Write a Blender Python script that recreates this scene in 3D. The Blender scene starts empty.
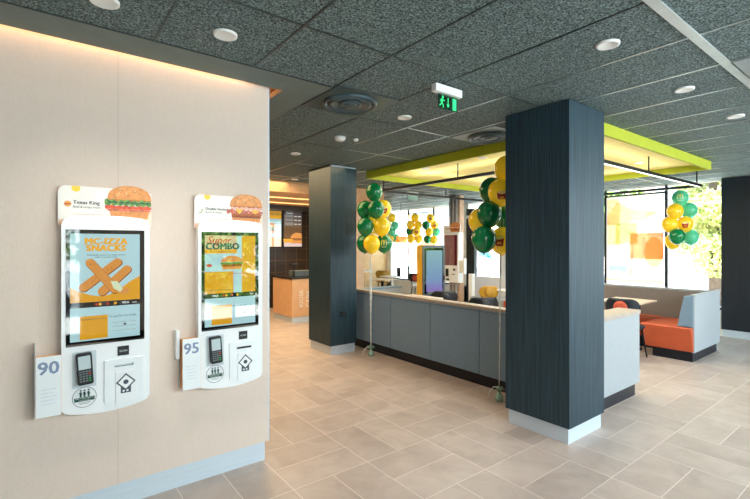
import bpy, bmesh, math, random
from mathutils import Vector, Matrix
random.seed(7)
S=bpy.context.scene
COL=S.collection
PI=math.pi
# ---------------------------------------------------------------- camera model (level camera, known lens)
FPX,HX,HY,EYE=436.0,375.0,245.0,1.6
TH=math.atan2(565,436)
FW=(math.cos(TH),math.sin(TH)); RT=(math.sin(TH),-math.cos(TH))
def dep(px,py,d):
    l=(px-HX)/FPX
    return Vector(((FW[0]+l*RT[0])*d,(FW[1]+l*RT[1])*d,EYE-(py-HY)/FPX*d))
def at(px,py,z):
    return dep(px,py,FPX*(EYE-z)/(py-HY))
# ---------------------------------------------------------------- materials
MC={}
def lin(c):
    return tuple(((x/255)/12.92 if x/255<=.04045 else ((x/255+.055)/1.055)**2.4) for x in c)
def mat(name,rgb,rough=.5,metal=0,var=.04,scale=8,bump=0,bscale=80,emit=0,spec=.5,coat=0,trans=0,stretch=None,sheen=0):
    if name in MC: return MC[name]
    m=bpy.data.materials.new(name); m.use_nodes=True; MC[name]=m
    N=m.node_tree.nodes; L=m.node_tree.links; b=N['Principled BSDF']
    c=lin(rgb)
    tc=N.new('ShaderNodeTexCoord'); mp=N.new('ShaderNodeMapping'); L.new(tc.outputs['Object'],mp.inputs[0])
    if stretch: mp.inputs['Scale'].default_value=stretch
    n=N.new('ShaderNodeTexNoise'); n.inputs['Scale'].default_value=scale; n.inputs['Detail'].default_value=4
    L.new(mp.outputs[0],n.inputs['Vector'])
    r=N.new('ShaderNodeValToRGB'); L.new(n.outputs['Fac'],r.inputs[0])
    r.color_ramp.elements[0].position=.3; r.color_ramp.elements[1].position=.7
    r.color_ramp.elements[0].color=tuple(max(0,x*(1-var*2)) for x in c)+(1,)
    r.color_ramp.elements[1].color=tuple(min(1,x*(1+var*2)) for x in c)+(1,)
    L.new(r.outputs[0],b.inputs['Base Color'])
    b.inputs['Roughness'].default_value=rough; b.inputs['Metallic'].default_value=metal
    b.inputs['Specular IOR Level'].default_value=spec
    b.inputs['Coat Weight'].default_value=coat; b.inputs['Coat Roughness'].default_value=.03
    b.inputs['Transmission Weight'].default_value=trans
    if sheen: b.inputs['Sheen Weight'].default_value=sheen
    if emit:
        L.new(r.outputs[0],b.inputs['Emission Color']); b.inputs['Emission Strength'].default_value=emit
    if bump:
        n2=N.new('ShaderNodeTexNoise'); n2.inputs['Scale'].default_value=bscale; n2.inputs['Detail'].default_value=3
        L.new(mp.outputs[0],n2.inputs['Vector'])
        bp=N.new('ShaderNodeBump'); bp.inputs['Strength'].default_value=bump; bp.inputs['Distance'].default_value=.01
        L.new(n2.outputs['Fac'],bp.inputs['Height']); L.new(bp.outputs[0],b.inputs['Normal'])
    return m
def glow(name,rgb,st):
    if name in MC: return MC[name]
    m=bpy.data.materials.new(name); m.use_nodes=True; MC[name]=m
    b=m.node_tree.nodes['Principled BSDF']
    b.inputs['Base Color'].default_value=lin(rgb)+(1,); b.inputs['Emission Color'].default_value=lin(rgb)+(1,)
    b.inputs['Emission Strength'].default_value=st; b.inputs['Roughness'].default_value=.6
    return m
def lcd(name,rgb,st=.5):      # picture behind glossy glass
    if name in MC: return MC[name]
    m=bpy.data.materials.new(name); m.use_nodes=True; MC[name]=m
    b=m.node_tree.nodes['Principled BSDF']
    b.inputs['Base Color'].default_value=tuple(x*.25 for x in lin(rgb))+(1,); b.inputs['Emission Color'].default_value=lin(rgb)+(1,)
    b.inputs['Emission Strength'].default_value=st; b.inputs['Roughness'].default_value=.03; b.inputs['IOR'].default_value=2.5
    return m
def tintglass(name,rgb,gl=.06):
    if name in MC: return MC[name]
    m=bpy.data.materials.new(name); m.use_nodes=True; MC[name]=m
    N=m.node_tree.nodes; L=m.node_tree.links; N.clear()
    o=N.new('ShaderNodeOutputMaterial'); t=N.new('ShaderNodeBsdfTransparent'); g=N.new('ShaderNodeBsdfGlossy'); x=N.new('ShaderNodeMixShader')
    t.inputs[0].default_value=lin(rgb)+(1,); g.inputs['Roughness'].default_value=.01; x.inputs[0].default_value=gl
    L.new(t.outputs[0],x.inputs[1]); L.new(g.outputs[0],x.inputs[2]); L.new(x.outputs[0],o.inputs[0])
    return m
def film(name,rgb,op=.55):    # printed translucent window film
    if name in MC: return MC[name]
    m=bpy.data.materials.new(name); m.use_nodes=True; MC[name]=m
    N=m.node_tree.nodes; L=m.node_tree.links; N.clear()
    o=N.new('ShaderNodeOutputMaterial'); t=N.new('ShaderNodeBsdfTransparent'); g=N.new('ShaderNodeBsdfTranslucent'); x=N.new('ShaderNodeMixShader')
    t.inputs[0].default_value=tuple(x*.82 for x in lin(rgb))+(1,); g.inputs[0].default_value=tuple(x*.82 for x in lin(rgb))+(1,); x.inputs[0].default_value=op
    L.new(t.outputs[0],x.inputs[1]); L.new(g.outputs[0],x.inputs[2]); L.new(x.outputs[0],o.inputs[0])
    return m

def math_node(N,L,op,a,b=None):
    n=N.new('ShaderNodeMath'); n.operation=op
    for i,v in enumerate((a,b)):
        if v is None: continue
        if isinstance(v,(int,float)): n.inputs[i].default_value=v
        else: L.new(v,n.inputs[i])
    return n.outputs[0]
def floor_material():
    m=bpy.data.materials.new('floor_stone_tile'); m.use_nodes=True
    N=m.node_tree.nodes; L=m.node_tree.links; b=N['Principled BSDF']
    g=N.new('ShaderNodeNewGeometry'); s=N.new('ShaderNodeSeparateXYZ'); L.new(g.outputs['Position'],s.inputs[0])
    M=lambda op,a,b_=None: math_node(N,L,op,a,b_)
    u=M('DIVIDE',M('ADD',s.outputs[0],60-1.92),.6); v=M('DIVIDE',M('ADD',s.outputs[1],60-1.98),.6)
    iu=M('FLOOR',u); iv=M('FLOOR',v); fu=M('SUBTRACT',u,iu); fv=M('SUBTRACT',v,iv)
    par=M('MODULO',M('ADD',iu,iv),2)             # 0: split at constant Y, 1: split at constant X
    gw=.0038
    def edge(f): return M('MINIMUM',f,M('SUBTRACT',1,f))
    e=M('MINIMUM',edge(fu),edge(fv))
    hu=M('ABSOLUTE',M('SUBTRACT',fu,.5)); hv=M('ABSOLUTE',M('SUBTRACT',fv,.5))
    half=M('ADD',M('MULTIPLY',hu,par),M('MULTIPLY',hv,M('SUBTRACT',1,par)))
    d=M('MINIMUM',e,half)
    grout=M('LESS_THAN',d,gw)
    # tile id
    su=M('MULTIPLY',M('GREATER_THAN',fu,.5),par); sv=M('MULTIPLY',M('GREATER_THAN',fv,.5),M('SUBTRACT',1,par))
    cb=N.new('ShaderNodeCombineXYZ'); L.new(M('ADD',iu,M('MULTIPLY',su,.37)),cb.inputs[0]); L.new(M('ADD',iv,M('MULTIPLY',sv,.41)),cb.inputs[1])
    wn=N.new('ShaderNodeTexWhiteNoise'); L.new(cb.outputs[0],wn.inputs['Vector'])
    n=N.new('ShaderNodeTexNoise'); n.inputs['Scale'].default_value=3.2; n.inputs['Detail'].default_value=8; n.inputs['Roughness'].default_value=.62; n.inputs['Distortion'].default_value=.6
    av=N.new('ShaderNodeVectorMath'); av.operation='ADD'; L.new(g.outputs['Position'],av.inputs[0])
    sc=N.new('ShaderNodeVectorMath'); sc.operation='SCALE'; L.new(wn.outputs['Color'],sc.inputs[0]); sc.inputs['Scale'].default_value=7
    L.new(sc.outputs[0],av.inputs[1]); L.new(av.outputs[0],n.inputs['Vector'])
    t=M('ADD',M('MULTIPLY',n.outputs['Fac'],.86),M('MULTIPLY',wn.outputs['Value'],.14))
    r=N.new('ShaderNodeValToRGB'); L.new(t,r.inputs[0])
    r.color_ramp.elements[0].position=.28; r.color_ramp.elements[0].color=lin((160,147,138))+(1,)
    r.color_ramp.elements[1].position=.74; r.color_ramp.elements[1].color=lin((196,184,174))+(1,)
    x=N.new('ShaderNodeMix'); x.data_type='RGBA'; L.new(grout,x.inputs[0]); L.new(r.outputs[0],x.inputs[6]); x.inputs[7].default_value=lin((220,210,202))+(1,)
    L.new(x.outputs[2],b.inputs['Base Color'])
    b.inputs['Roughness'].default_value=.42
    L.new(M('ADD',M('MULTIPLY',n.outputs['Fac'],.25),.3),b.inputs['Roughness'])
    bp=N.new('ShaderNodeBump'); bp.inputs['Strength'].default_value=.25; bp.inputs['Distance'].default_value=.004
    L.new(M('SUBTRACT',M('MULTIPLY',n.outputs['Fac'],.35),grout),bp.inputs['Height']); L.new(bp.outputs[0],b.inputs['Normal'])
    return m
def ceiling_material():
    m=bpy.data.materials.new('wood_wool_ceiling'); m.use_nodes=True
    N=m.node_tree.nodes; L=m.node_tree.links; b=N['Principled BSDF']
    g=N.new('ShaderNodeNewGeometry')
    n=N.new('ShaderNodeTexNoise'); n.inputs['Scale'].default_value=64; n.inputs['Detail'].default_value=5; n.inputs['Roughness'].default_value=.75; n.inputs['Distortion'].default_value=1.6
    L.new(g.outputs['Position'],n.inputs['Vector'])
    v=N.new('ShaderNodeTexVoronoi'); v.inputs['Scale'].default_value=90; L.new(g.outputs['Position'],v.inputs['Vector'])
    M=lambda op,a,b_=None: math_node(N,L,op,a,b_)
    t=M('ADD',M('MULTIPLY',n.outputs['Fac'],.8),M('MULTIPLY',v.outputs['Distance'],.35))
    r=N.new('ShaderNodeValToRGB'); L.new(t,r.inputs[0])
    e=r.color_ramp.elements
    e[0].position=.46; e[0].color=lin((10,18,22))+(1,)
    e[1].position=.78; e[1].color=lin((148,168,168))+(1,)
    k=r.color_ramp.elements.new(.56); k.color=lin((86,106,107))+(1,)
    L.new(r.outputs[0],b.inputs['Base Color']); b.inputs['Roughness'].default_value=.8
    bp=N.new('ShaderNodeBump'); bp.inputs['Strength'].default_value=.6; bp.inputs['Distance'].default_value=.008
    L.new(t,bp.inputs['Height']); L.new(bp.outputs[0],b.inputs['Normal'])
    return m
def tile_wall_material():
    m=bpy.data.materials.new('dark_wall_tile'); m.use_nodes=True
    N=m.node_tree.nodes; L=m.node_tree.links; b=N['Principled BSDF']
    g=N.new('ShaderNodeNewGeometry'); s=N.new('ShaderNodeSeparateXYZ'); L.new(g.outputs['Position'],s.inputs[0])
    M=lambda op,a,b_=None: math_node(N,L,op,a,b_)
    def ed(o,w):
        f=M('FRACT',M('DIVIDE',M('ADD',o,30),w)); return M('MULTIPLY',M('MINIMUM',f,M('SUBTRACT',1,f)),w)
    d=M('MINIMUM',ed(s.outputs[0],.3),ed(s.outputs[2],.3))
    x=N.new('ShaderNodeMix'); x.data_type='RGBA'; L.new(M('LESS_THAN',d,.006),x.inputs[0])
    x.inputs[6].default_value=lin((34,28,22))+(1,); x.inputs[7].default_value=lin((95,78,58))+(1,)
    L.new(x.outputs[2],b.inputs['Base Color']); b.inputs['Roughness'].default_value=.3
    return m
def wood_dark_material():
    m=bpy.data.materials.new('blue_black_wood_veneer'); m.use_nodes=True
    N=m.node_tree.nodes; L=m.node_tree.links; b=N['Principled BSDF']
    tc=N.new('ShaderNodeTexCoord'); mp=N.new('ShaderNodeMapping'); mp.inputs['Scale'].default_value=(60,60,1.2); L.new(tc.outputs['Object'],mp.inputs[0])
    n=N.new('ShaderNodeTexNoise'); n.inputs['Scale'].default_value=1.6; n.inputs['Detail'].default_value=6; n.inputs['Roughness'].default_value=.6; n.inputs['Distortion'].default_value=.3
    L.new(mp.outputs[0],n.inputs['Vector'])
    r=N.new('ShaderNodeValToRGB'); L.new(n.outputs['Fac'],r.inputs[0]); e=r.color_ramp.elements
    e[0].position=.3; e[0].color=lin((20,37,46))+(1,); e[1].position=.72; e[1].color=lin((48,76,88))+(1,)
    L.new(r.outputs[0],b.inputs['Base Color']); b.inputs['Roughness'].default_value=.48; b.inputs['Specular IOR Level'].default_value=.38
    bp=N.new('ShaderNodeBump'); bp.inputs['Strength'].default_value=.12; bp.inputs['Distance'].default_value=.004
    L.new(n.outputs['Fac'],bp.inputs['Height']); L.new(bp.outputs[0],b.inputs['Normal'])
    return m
FLOOR=floor_material(); CEIL=ceiling_material(); TILEW=tile_wall_material(); DWOOD=wood_dark_material()
WALLP=mat('woven_beige_wallpaper',(222,206,192),.75,var=.010,scale=90,bump=.15,bscale=260,stretch=(1,1,.35))
PLASTER=mat('pale_plaster',(214,205,194),.8,var=.02)
BEIGE=mat('warm_beige_panel',(226,188,150),.7,var=.03)
GREYBAND=mat('grey_green_plasterboard',(106,120,118),.7,var=.03)
ALU=mat('brushed_aluminium',(206,220,230),.42,.15,var=.03,scale=5,stretch=(1,1,40))
STEEL=mat('satin_steel',(176,182,184),.3,.9)
GRIDM=mat('shaded_grid_metal',(66,80,82),.35,.7)  # dark copy of the grid metal, shade put into its colour
GRIDB=mat('window_lit_grid_metal',(205,214,214),.3,1)  # same grid metal, window reflection put into a brighter colour
GRIDL=mat('light_channel_metal',(196,206,206),.4,.5)
VENTM=mat('vent_dark_metal',(74,92,96),.35,.4)
LIME=mat('lime_green_paint',(176,186,34),.6,var=.02)
CREAM=mat('cream_yellow_ceiling',(246,230,140),.75,var=.02)
BLACK=mat('matte_black',(14,16,18),.45)
BLACKM=mat('black_metal',(22,24,26),.35,.5)
WHITEP=mat('white_gloss_plastic',(238,242,243),.22,var=.01,coat=.3)
WHITE2=mat('white_satin_plastic',(232,238,240),.35,var=.01)
WHITEM=mat('white_paint',(236,238,236),.5,var=.01)
GREYF=mat('grey_wool_fabric',(120,148,170),.95,var=.10,scale=160,bump=.4,bscale=420,sheen=.2)
LGREYF=mat('light_grey_wool_fabric',(166,174,178),.95,var=.07,scale=160,bump=.4,bscale=420,sheen=.2)
TAUPE=mat('taupe_fabric',(112,104,98),.95,var=.08,scale=120,bump=.3,bscale=420,sheen=.1)
KICK=mat('navy_kick_board',(8,17,30),.4,var=.05)
CAPW=mat('pale_oak_cap',(176,163,148),.45,var=.06,scale=12,stretch=(1,12,1))
OAK=mat('light_oak',(226,206,184),.4,var=.07,scale=10,stretch=(12,1,1))
ORANGE=mat('orange_leather',(200,90,52),.42,var=.04,scale=6,bump=.08,bscale=90)
NAVY=mat('dark_navy_shell',(18,30,42),.45,var=.05)
MUST=mat('mustard_shell',(172,128,26),.5,var=.05)
RUST=mat('rust_round_pad',(198,86,58),.7,var=.05)
YEL=mat('totem_yellow',(246,192,24),.4)
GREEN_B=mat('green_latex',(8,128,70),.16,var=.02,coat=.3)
GREEN_L=mat('light_green_latex_glow',(84,196,146),.2,var=.02,coat=.3,emit=.12)  # faint emission stands in for backlight through the latex
YELLOW_B=mat('yellow_latex_glow',(252,206,34),.2,var=.02,coat=.3,emit=.12)  # faint emission imitates light shining through the balloon
RED=mat('print_red',(190,40,30),.4); GOLDP=mat('print_gold',(255,206,50),.4,emit=.1); WHITEPR=mat('print_white',(240,236,220),.4)
RIB=mat('white_curling_ribbon',(226,232,230),.3)
FOIL=mat('mint_foil_weight',(168,208,190),.22,.3,var=.15,scale=30,bump=.6,bscale=60)
DIFF=glow('downlight_diffuser',(255,238,214),5.5)
LEAF=mat('leaf_green',(128,160,70),.7,var=.35,scale=1.2)
LEAF2=mat('leaf_yellow_green',(200,206,130),.7,var=.3,scale=1.2)
BARK=mat('tree_bark',(96,80,66),.9,var=.2,bump=.5,bscale=20)
PAVE=mat('pale_pavement',(212,208,202),.9,var=.04,scale=1)
ROADM=mat('grey_asphalt',(150,152,155),.9,var=.05,scale=3)
GLASS=tintglass('window_glass',(246,250,250),.05)
FRAME=mat('charcoal_window_frame',(34,42,46),.4,.3)

# ---------------------------------------------------------------- mesh builder
def shape_text(body,size,bold=0,italic=0,align='CENTER',space=1.0):
    cu=bpy.data.curves.new('t','FONT'); cu.body=body; cu.size=size; cu.offset=bold; cu.shear=italic
    cu.align_x=align; cu.align_y='CENTER'; cu.resolution_u=2; cu.space_character=space
    ob=bpy.data.objects.new('t',cu); COL.objects.link(ob)
    dg=bpy.context.evaluated_depsgraph_get(); me=bpy.data.meshes.new_from_object(ob.evaluated_get(dg))
    vs=[tuple(v.co) for v in me.vertices]; fs=[tuple(p.vertices) for p in me.polygons]
    bpy.data.objects.remove(ob); bpy.data.meshes.remove(me); bpy.data.curves.remove(cu)
    return vs,fs
class MB:
    def __init__(s): s.bm=bmesh.new(); s.mats=[]; s.T=None
    def mi(s,m):
        if m not in s.mats: s.mats.append(m)
        return s.mats.index(m)
    def add(s,vs,fs,m,smooth=False):
        i=s.mi(m); T=s.T
        bv=[s.bm.verts.new(T@Vector(v) if T else v) for v in vs]
        for f in fs:
            try: q=s.bm.faces.new([bv[k] for k in f])
            except ValueError: continue
            q.material_index=i; q.smooth=smooth
        return s
    def box(s,x0,y0,z0,x1,y1,z1,m):
        x0,x1=sorted((x0,x1)); y0,y1=sorted((y0,y1)); z0,z1=sorted((z0,z1))
        v=[(x0,y0,z0),(x1,y0,z0),(x1,y1,z0),(x0,y1,z0),(x0,y0,z1),(x1,y0,z1),(x1,y1,z1),(x0,y1,z1)]
        return s.add(v,[(0,3,2,1),(4,5,6,7),(0,1,5,4),(1,2,6,5),(2,3,7,6),(3,0,4,7)],m)
    def hexa(s,v,m): return s.add(v,[(0,3,2,1),(4,5,6,7),(0,1,5,4),(1,2,6,5),(2,3,7,6),(3,0,4,7)],m)
    def prism(s,pts,f0,f1,m,smooth=False):      # f0,f1 map (u,v)->xyz
        n=len(pts); v=[f0(*p) for p in pts]+[f1(*p) for p in pts]
        s.add(v,[tuple(range(n))[::-1],tuple(range(n,2*n))],m)
        i=s.mi(m)
        return s.add(v,[(k,(k+1)%n,n+(k+1)%n,n+k) for k in range(n)],m,smooth)
    def face(s,pts,f,m): return s.add([f(*p) for p in pts],[tuple(range(len(pts)))],m)
    def tube(s,pts,r,m,n=8,caps=True,closed=False):
        pts=[Vector(p) for p in pts]; k=len(pts); rings=[]
        rr=r if isinstance(r,(list,tuple)) else [r]*k
        up=Vector((0,0,1)); prev=None
        for i,p in enumerate(pts):
            if closed: t=(pts[(i+1)%k]-pts[i-1])
            else: t=pts[min(i+1,k-1)]-pts[max(i-1,0)]
            t.normalize()
            a=prev if prev else (Vector((1,0,0)) if abs(t.z)>.9 else up)
            x=(a-t*a.dot(t))
            if x.length<1e-4: x=Vector((0,1,0))-t*t.y
            x.normalize(); y=t.cross(x); prev=x
            rings.append([p+(x*math.cos(2*PI*j/n)+y*math.sin(2*PI*j/n))*rr[i] for j in range(n)])
        v=[q for g in rings for q in g]; f=[]
        for i in range(k if closed else k-1):
            a=i*n; b=((i+1)%k)*n
            f+=[(a+j,a+(j+1)%n,b+(j+1)%n,b+j) for j in range(n)]
        if caps and not closed: f+=[tuple(range(n))[::-1],tuple(range((k-1)*n,k*n))]
        return s.add(v,f,m,True)
    def cyl(s,a,b,r,m,r1=None,n=16): return s.tube([a,b],[r,r if r1 is None else r1],m,n)
    def lathe(s,prof,c,m,n=28,smooth=True,rot=None):
        v=[];c=Vector(c)
        for (r,z) in prof:
            for j in range(n):
                p=Vector((r*math.cos(2*PI*j/n),r*math.sin(2*PI*j/n),z))
                v.append(c+(rot@p if rot else p))
        f=[]
        for i in range(len(prof)-1):
            f+=[(i*n+j,i*n+(j+1)%n,(i+1)*n+(j+1)%n,(i+1)*n+j) for j in range(n)]
        if prof[0][0]>1e-5: f.append(tuple(range(n))[::-1])
        if prof[-1][0]>1e-5: f.append(tuple(range((len(prof)-1)*n,len(prof)*n)))
        s.add(v,f,m,smooth); bmesh.ops.remove_doubles(s.bm,verts=s.bm.verts,dist=1e-6) if (prof[0][0]<1e-5 or prof[-1][0]<1e-5) and len(s.bm.verts)<20000 else None
        return s
    def ell(s,c,r,m,n=16,k=10):
        return s.lathe([(max(1e-6,math.sin(PI*i/k)),-math.cos(PI*i/k)) for i in range(k+1)],(0,0,0),m,n) if False else s._ell(c,r,m,n,k)
    def _ell(s,c,r,m,n,k):
        v=[(c[0],c[1],c[2]-r[2])]
        for i in range(1,k):
            a=PI*i/k
            v+=[(c[0]+r[0]*math.sin(a)*math.cos(2*PI*j/n),c[1]+r[1]*math.sin(a)*math.sin(2*PI*j/n),c[2]-r[2]*math.cos(a)) for j in range(n)]
        v.append((c[0],c[1],c[2]+r[2])); f=[]
        for j in range(n): f.append((0,1+(j+1)%n,1+j))
        for i in range(k-2):
            a=1+i*n;b=a+n
            f+=[(a+j,a+(j+1)%n,b+(j+1)%n,b+j) for j in range(n)]
        L=len(v)-1;a=1+(k-2)*n
        for j in range(n): f.append((a+j,a+(j+1)%n,L))
        return s.add(v,f,m,True)
    def text(s,body,f,size,m,bold=0,**k):
        vs,fs=shape_text(body,size,**k); f0=Vector(f(0,0)); nn=(Vector(f(1,0))-f0).cross(Vector(f(0,1))-f0).normalized()
        for q in ((0,) if not bold else (-bold,0,bold)):
            o=nn*(.00012*(1+(q>0)+2*(q<0)))
            s.add([Vector(f(x+q,y))+o for x,y,_ in vs],fs,m)
            if bold>.0015: s.add([Vector(f(x+q,y+bold*.6))+o*1.5 for x,y,_ in vs],fs,m)
        return s
    def build(s,name,parent=None,bevel=0,world=True,seg=2,keep=False):
        me=bpy.data.meshes.new(name); s.bm.normal_update(); s.bm.to_mesh(me); s.bm.free()
        for m in s.mats: me.materials.append(m)
        o=bpy.data.objects.new(name,me); COL.objects.link(o)
        if parent:
            o.parent=parent
            if world:
                p=parent
                while p.parent: p=p.parent
                me.transform(Matrix.Translation(-Vector(p.location)))
        elif not keep and world:
            vs=[v.co for v in me.vertices]
            c=Vector(((min(v.x for v in vs)+max(v.x for v in vs))/2,(min(v.y for v in vs)+max(v.y for v in vs))/2,min(v.z for v in vs)))
            me.transform(Matrix.Translation(-c)); o.location=c
        if bevel:
            b=o.modifiers.new('bevel','BEVEL'); b.width=bevel; b.segments=seg; b.limit_method='ANGLE'; b.angle_limit=.7
            for p in me.polygons: p.use_smooth=True
            try: b.harden_normals=True
            except Exception: pass
        return o
def tag(o,label,cat,group=None,kind=None):
    o['label']=label; o['category']=cat
    if group: o['group']=group
    if kind: o['kind']=kind
    return o
def thing(name,loc,label,cat,group=None,rz=0):
    o=bpy.data.objects.new(name,None); COL.objects.link(o); o.location=loc; o.rotation_euler=(0,0,rz); o.empty_display_size=.1
    return tag(o,label,cat,group)
def struct(mb,name,parent=None,bevel=0,label=None):
    o=mb.build(name,parent,bevel)
    if not parent: o['kind']='structure'
    if label: o['label']=label
    return o
H=2.77
# ================================================================= ROOM SHELL
X0,X1,Y0,Y1=-4.0,9.5,-2.5,11.65
struct(MB().box(X0-.2,Y0-.2,-.12,X1+.2,Y1+.2,0,FLOOR),'floor')
# ceiling panels around the light cove
c=MB()
c.box(X0,Y0,H,X1,2.75,H+.04,CEIL).box(1.73,2.75,H,X1,Y1,H+.04,CEIL)
struct(c,'ceiling')
c=MB().box(X0-.2,Y0-.2,3.06,X1+.2,Y1+.2,3.2,PLASTER); struct(c,'ceiling_slab')
b=MB()
b.box(X0,2.75,H-.004,1.73,3.03,H+.03,GREYBAND).box(1.46,3.03,H-.004,1.73,7.3,H+.03,GREYBAND)
b.box(X0,3.0,H+.03,1.46,3.03,H+.10,GREYBAND)
struct(b,'trim_1')
# kiosk wall
w=MB(); w.box(X0,3.065,.14,1.36,3.30,3.06,WALLP); w.box(1.357,3.063,.14,1.366,3.30,2.95,ALU)
struct(w,'wall_kiosk')
w=MB(); w.box(.383,3.0635,.14,.3855,3.066,3.0,mat('panel_seam',(196,180,160),.8)); struct(w,'trim_2')
struct(MB().box(X0,3.075,0,1.335,3.29,.14,ALU),'baseboard_kiosk')
# outer walls (left, kitchen end)
struct(MB().box(X0-.2,Y0-.2,0,X0,Y1+.2,3.06,mat('dark_side_wall',(110,106,104),.8)),'wall_left')
struct(MB().box(X0,Y1,0,X1+.2,Y1+.2,3.06,mat('sand_back_wall',(224,190,140),.7)),'wall_back')
# front wall (behind the viewer): piers with glazing between
w=MB()
for a,b_ in ((X0,-1.4),(.55,1.8),(5.6,6.2),(9.2,9.7)): w.box(a,Y0-.2,0,b_,Y0,3.06,PLASTER)
w.box(X0,Y0-.2,2.7,9.7,Y0,3.06,PLASTER).box(X0,Y0-.2,0,9.7,Y0,.12,FRAME)
struct(w,'wall_front')
for i,(a,b_) in enumerate(((-1.4,.55),(1.8,5.6),(6.2,9.2))):
    f=MB(); n=3 if b_-a>3.5 else 2
    for k in range(n+1):
        x=a+(b_-a)*k/n; f.box(x-.02,Y0-.12,.12,x+.02,Y0-.06,2.7,FRAME)
    f.box(a,Y0-.12,2.66,b_,Y0-.06,2.7,FRAME).box(a,Y0-.12,.12,b_,Y0-.06,.16,FRAME)
    fo=struct(f,'window_%d'%(i+1)); MB().box(a,Y0-.095,.16,b_,Y0-.09,2.66,GLASS).build('glass',fo,world=True)
    fo.children[0].matrix_parent_inverse=Matrix.Translation(-fo.location); fo.children[0].data.transform(Matrix.Translation(fo.location))
# right wall of windows
w=MB()
WIN=[(2.05,6.0),(6.95,8.05),(8.25,11.42)]
w.box(X1,Y0,0,X1+.2,-1.8,3.06,PLASTER)
for a,b_ in ((6.0,6.95),(8.05,8.25),(11.42,Y1)): w.box(X1,a,0,X1+.2,b_,3.06,WHITEM)
w.box(X1,-1.8,2.765,X1+.2,Y1,3.06,WHITEM)
w.box(X1,-1.8,0,X1+.2,Y1,.45,WHITEM)
struct(w,'wall_right')
def window(n,a,b_,mull,z0=.45,z1=2.765):
    f=MB(); x=X1+.05
    for y in mull: f.box(x,y-.022,z0,x+.06,y+.022,z1,FRAME)
    f.box(x,a,z1-.03,x+.06,b_,z1,WHITEM).box(x,a,z0,x+.06,b_,z0+.04,FRAME)
    fo=struct(f,'window_%d'%n)
    g=MB().box(x+.025,a,z0+.04,x+.031,b_,z1-.03,GLASS).build('glass'); g.location=g.location-fo.location; g.parent=fo
window(4,-1.8,2.0,[-1.78,-.6,.6,1.98]); window(5,2.05,6.0,[3.22,4.35,5.5]); window(6,6.95,8.05,[7.02]); window(7,8.25,11.42,[9.47,10.62])
f=MB().box(X1-.02,7.82,0,X1+.1,8.1,2.6,FRAME).box(X1-.03,6.9,2.33,X1+.05,8.3,2.42,WHITEM); struct(f,'trim_3')
f=MB().box(X1+.02,3.22,2.6,X1+.08,4.35,2.63,FRAME).box(X1+.02,9.47,2.6,X1+.08,10.62,2.63,FRAME); struct(f,'trim_4')
# kitchen end: side wall, tiled wall, bulkhead
struct(MB().box(5.88,8.3,0,6.08,Y1,3.06,mat('sand_wall_end',(232,206,176),.7)),'wall_kitchen_side')
struct(MB().box(-2,10.4,0,5.88,10.55,3.0,TILEW),'wall_kitchen')
b=MB().box(-2,7.3,2.565,5.88,9.75,H-.002,mat('kitchen_bulkhead_sand',(226,180,132),.6)); struct(b,'ceiling_bulkhead')
struct(MB().box(-2,9.75,2.45,5.88,10.4,H-.002,BLACK),'ceiling_kitchen_strip')
for i,y in enumerate((8.1,9.1)):
    t=tag(MB().box(2.0,y,2.556,5.4,y+.12,2.564,glow('kitchen_line_light',(255,204,130),1.3)).build('linear_ceiling_light'),
      ['warm linear light on the kitchen bulkhead, the one nearer the front','warm linear light on the kitchen bulkhead, the one nearer the menu screens'][i],'ceiling light','bulkhead line lights')
# ceiling grid bars
g=MB()
xs=[1.715-.595*k for k in range(9,0,-1)]+[1.73]+[1.73+.587*k for k in range(1,14)]
for x in xs:
    if x>=1.72: g.box(x-.006,Y0,H-.004,x+.006,Y1,H+.002,GRIDB if x>2.8 else GRIDM)
    else: g.box(x-.006,Y0,H-.004,x+.006,2.75,H+.002,GRIDM)
for y in (-1.53,-.33,2.07): g.box(X0,y-.006,H-.0035,X1,y+.006,H+.002,GRIDM)
for y in (3.25,4.44,5.63,6.82,8.0,9.2,10.4): g.box(1.73,y-.006,H-.0035,2.93,y+.006,H+.002,GRIDM).box(2.93,y-.006,H-.0035,X1,y+.006,H+.002,GRIDB)
g.box(X0,2.742,H-.006,1.73,2.752,H+.002,GRIDM)
struct(g,'trim_5')
g=MB().box(X0,.815,H-.008,X1,.865,H+.002,GRIDL); struct(g,'trim_6')
# lime soffit: box frame + cream panel
LX0,LX1,LY0,LY1=4.12,7.43,1.95,5.57
s_=MB()
for a in ((LX0,LY0,LX1,LY0+.03),(LX0,LY1-.03,LX1,LY1),(LX0,LY0+.03,LX0+.03,LY1-.03),(LX1-.03,LY0+.03,LX1,LY1-.03)):
    s_.box(a[0],a[1],H-.118,a[2],a[3],H-.004,LIME)
so=thing('ceiling_raft',(5.8,3.7,H-.118),'large lime green rectangular ceiling raft with a cream yellow inside above the dining area','ceiling panel')
s_.build('frame',so); MB().box(LX0+.03,LY0+.03,H-.03,LX1-.03,LY1-.03,H-.006,CREAM).build('panel',so)

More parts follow.
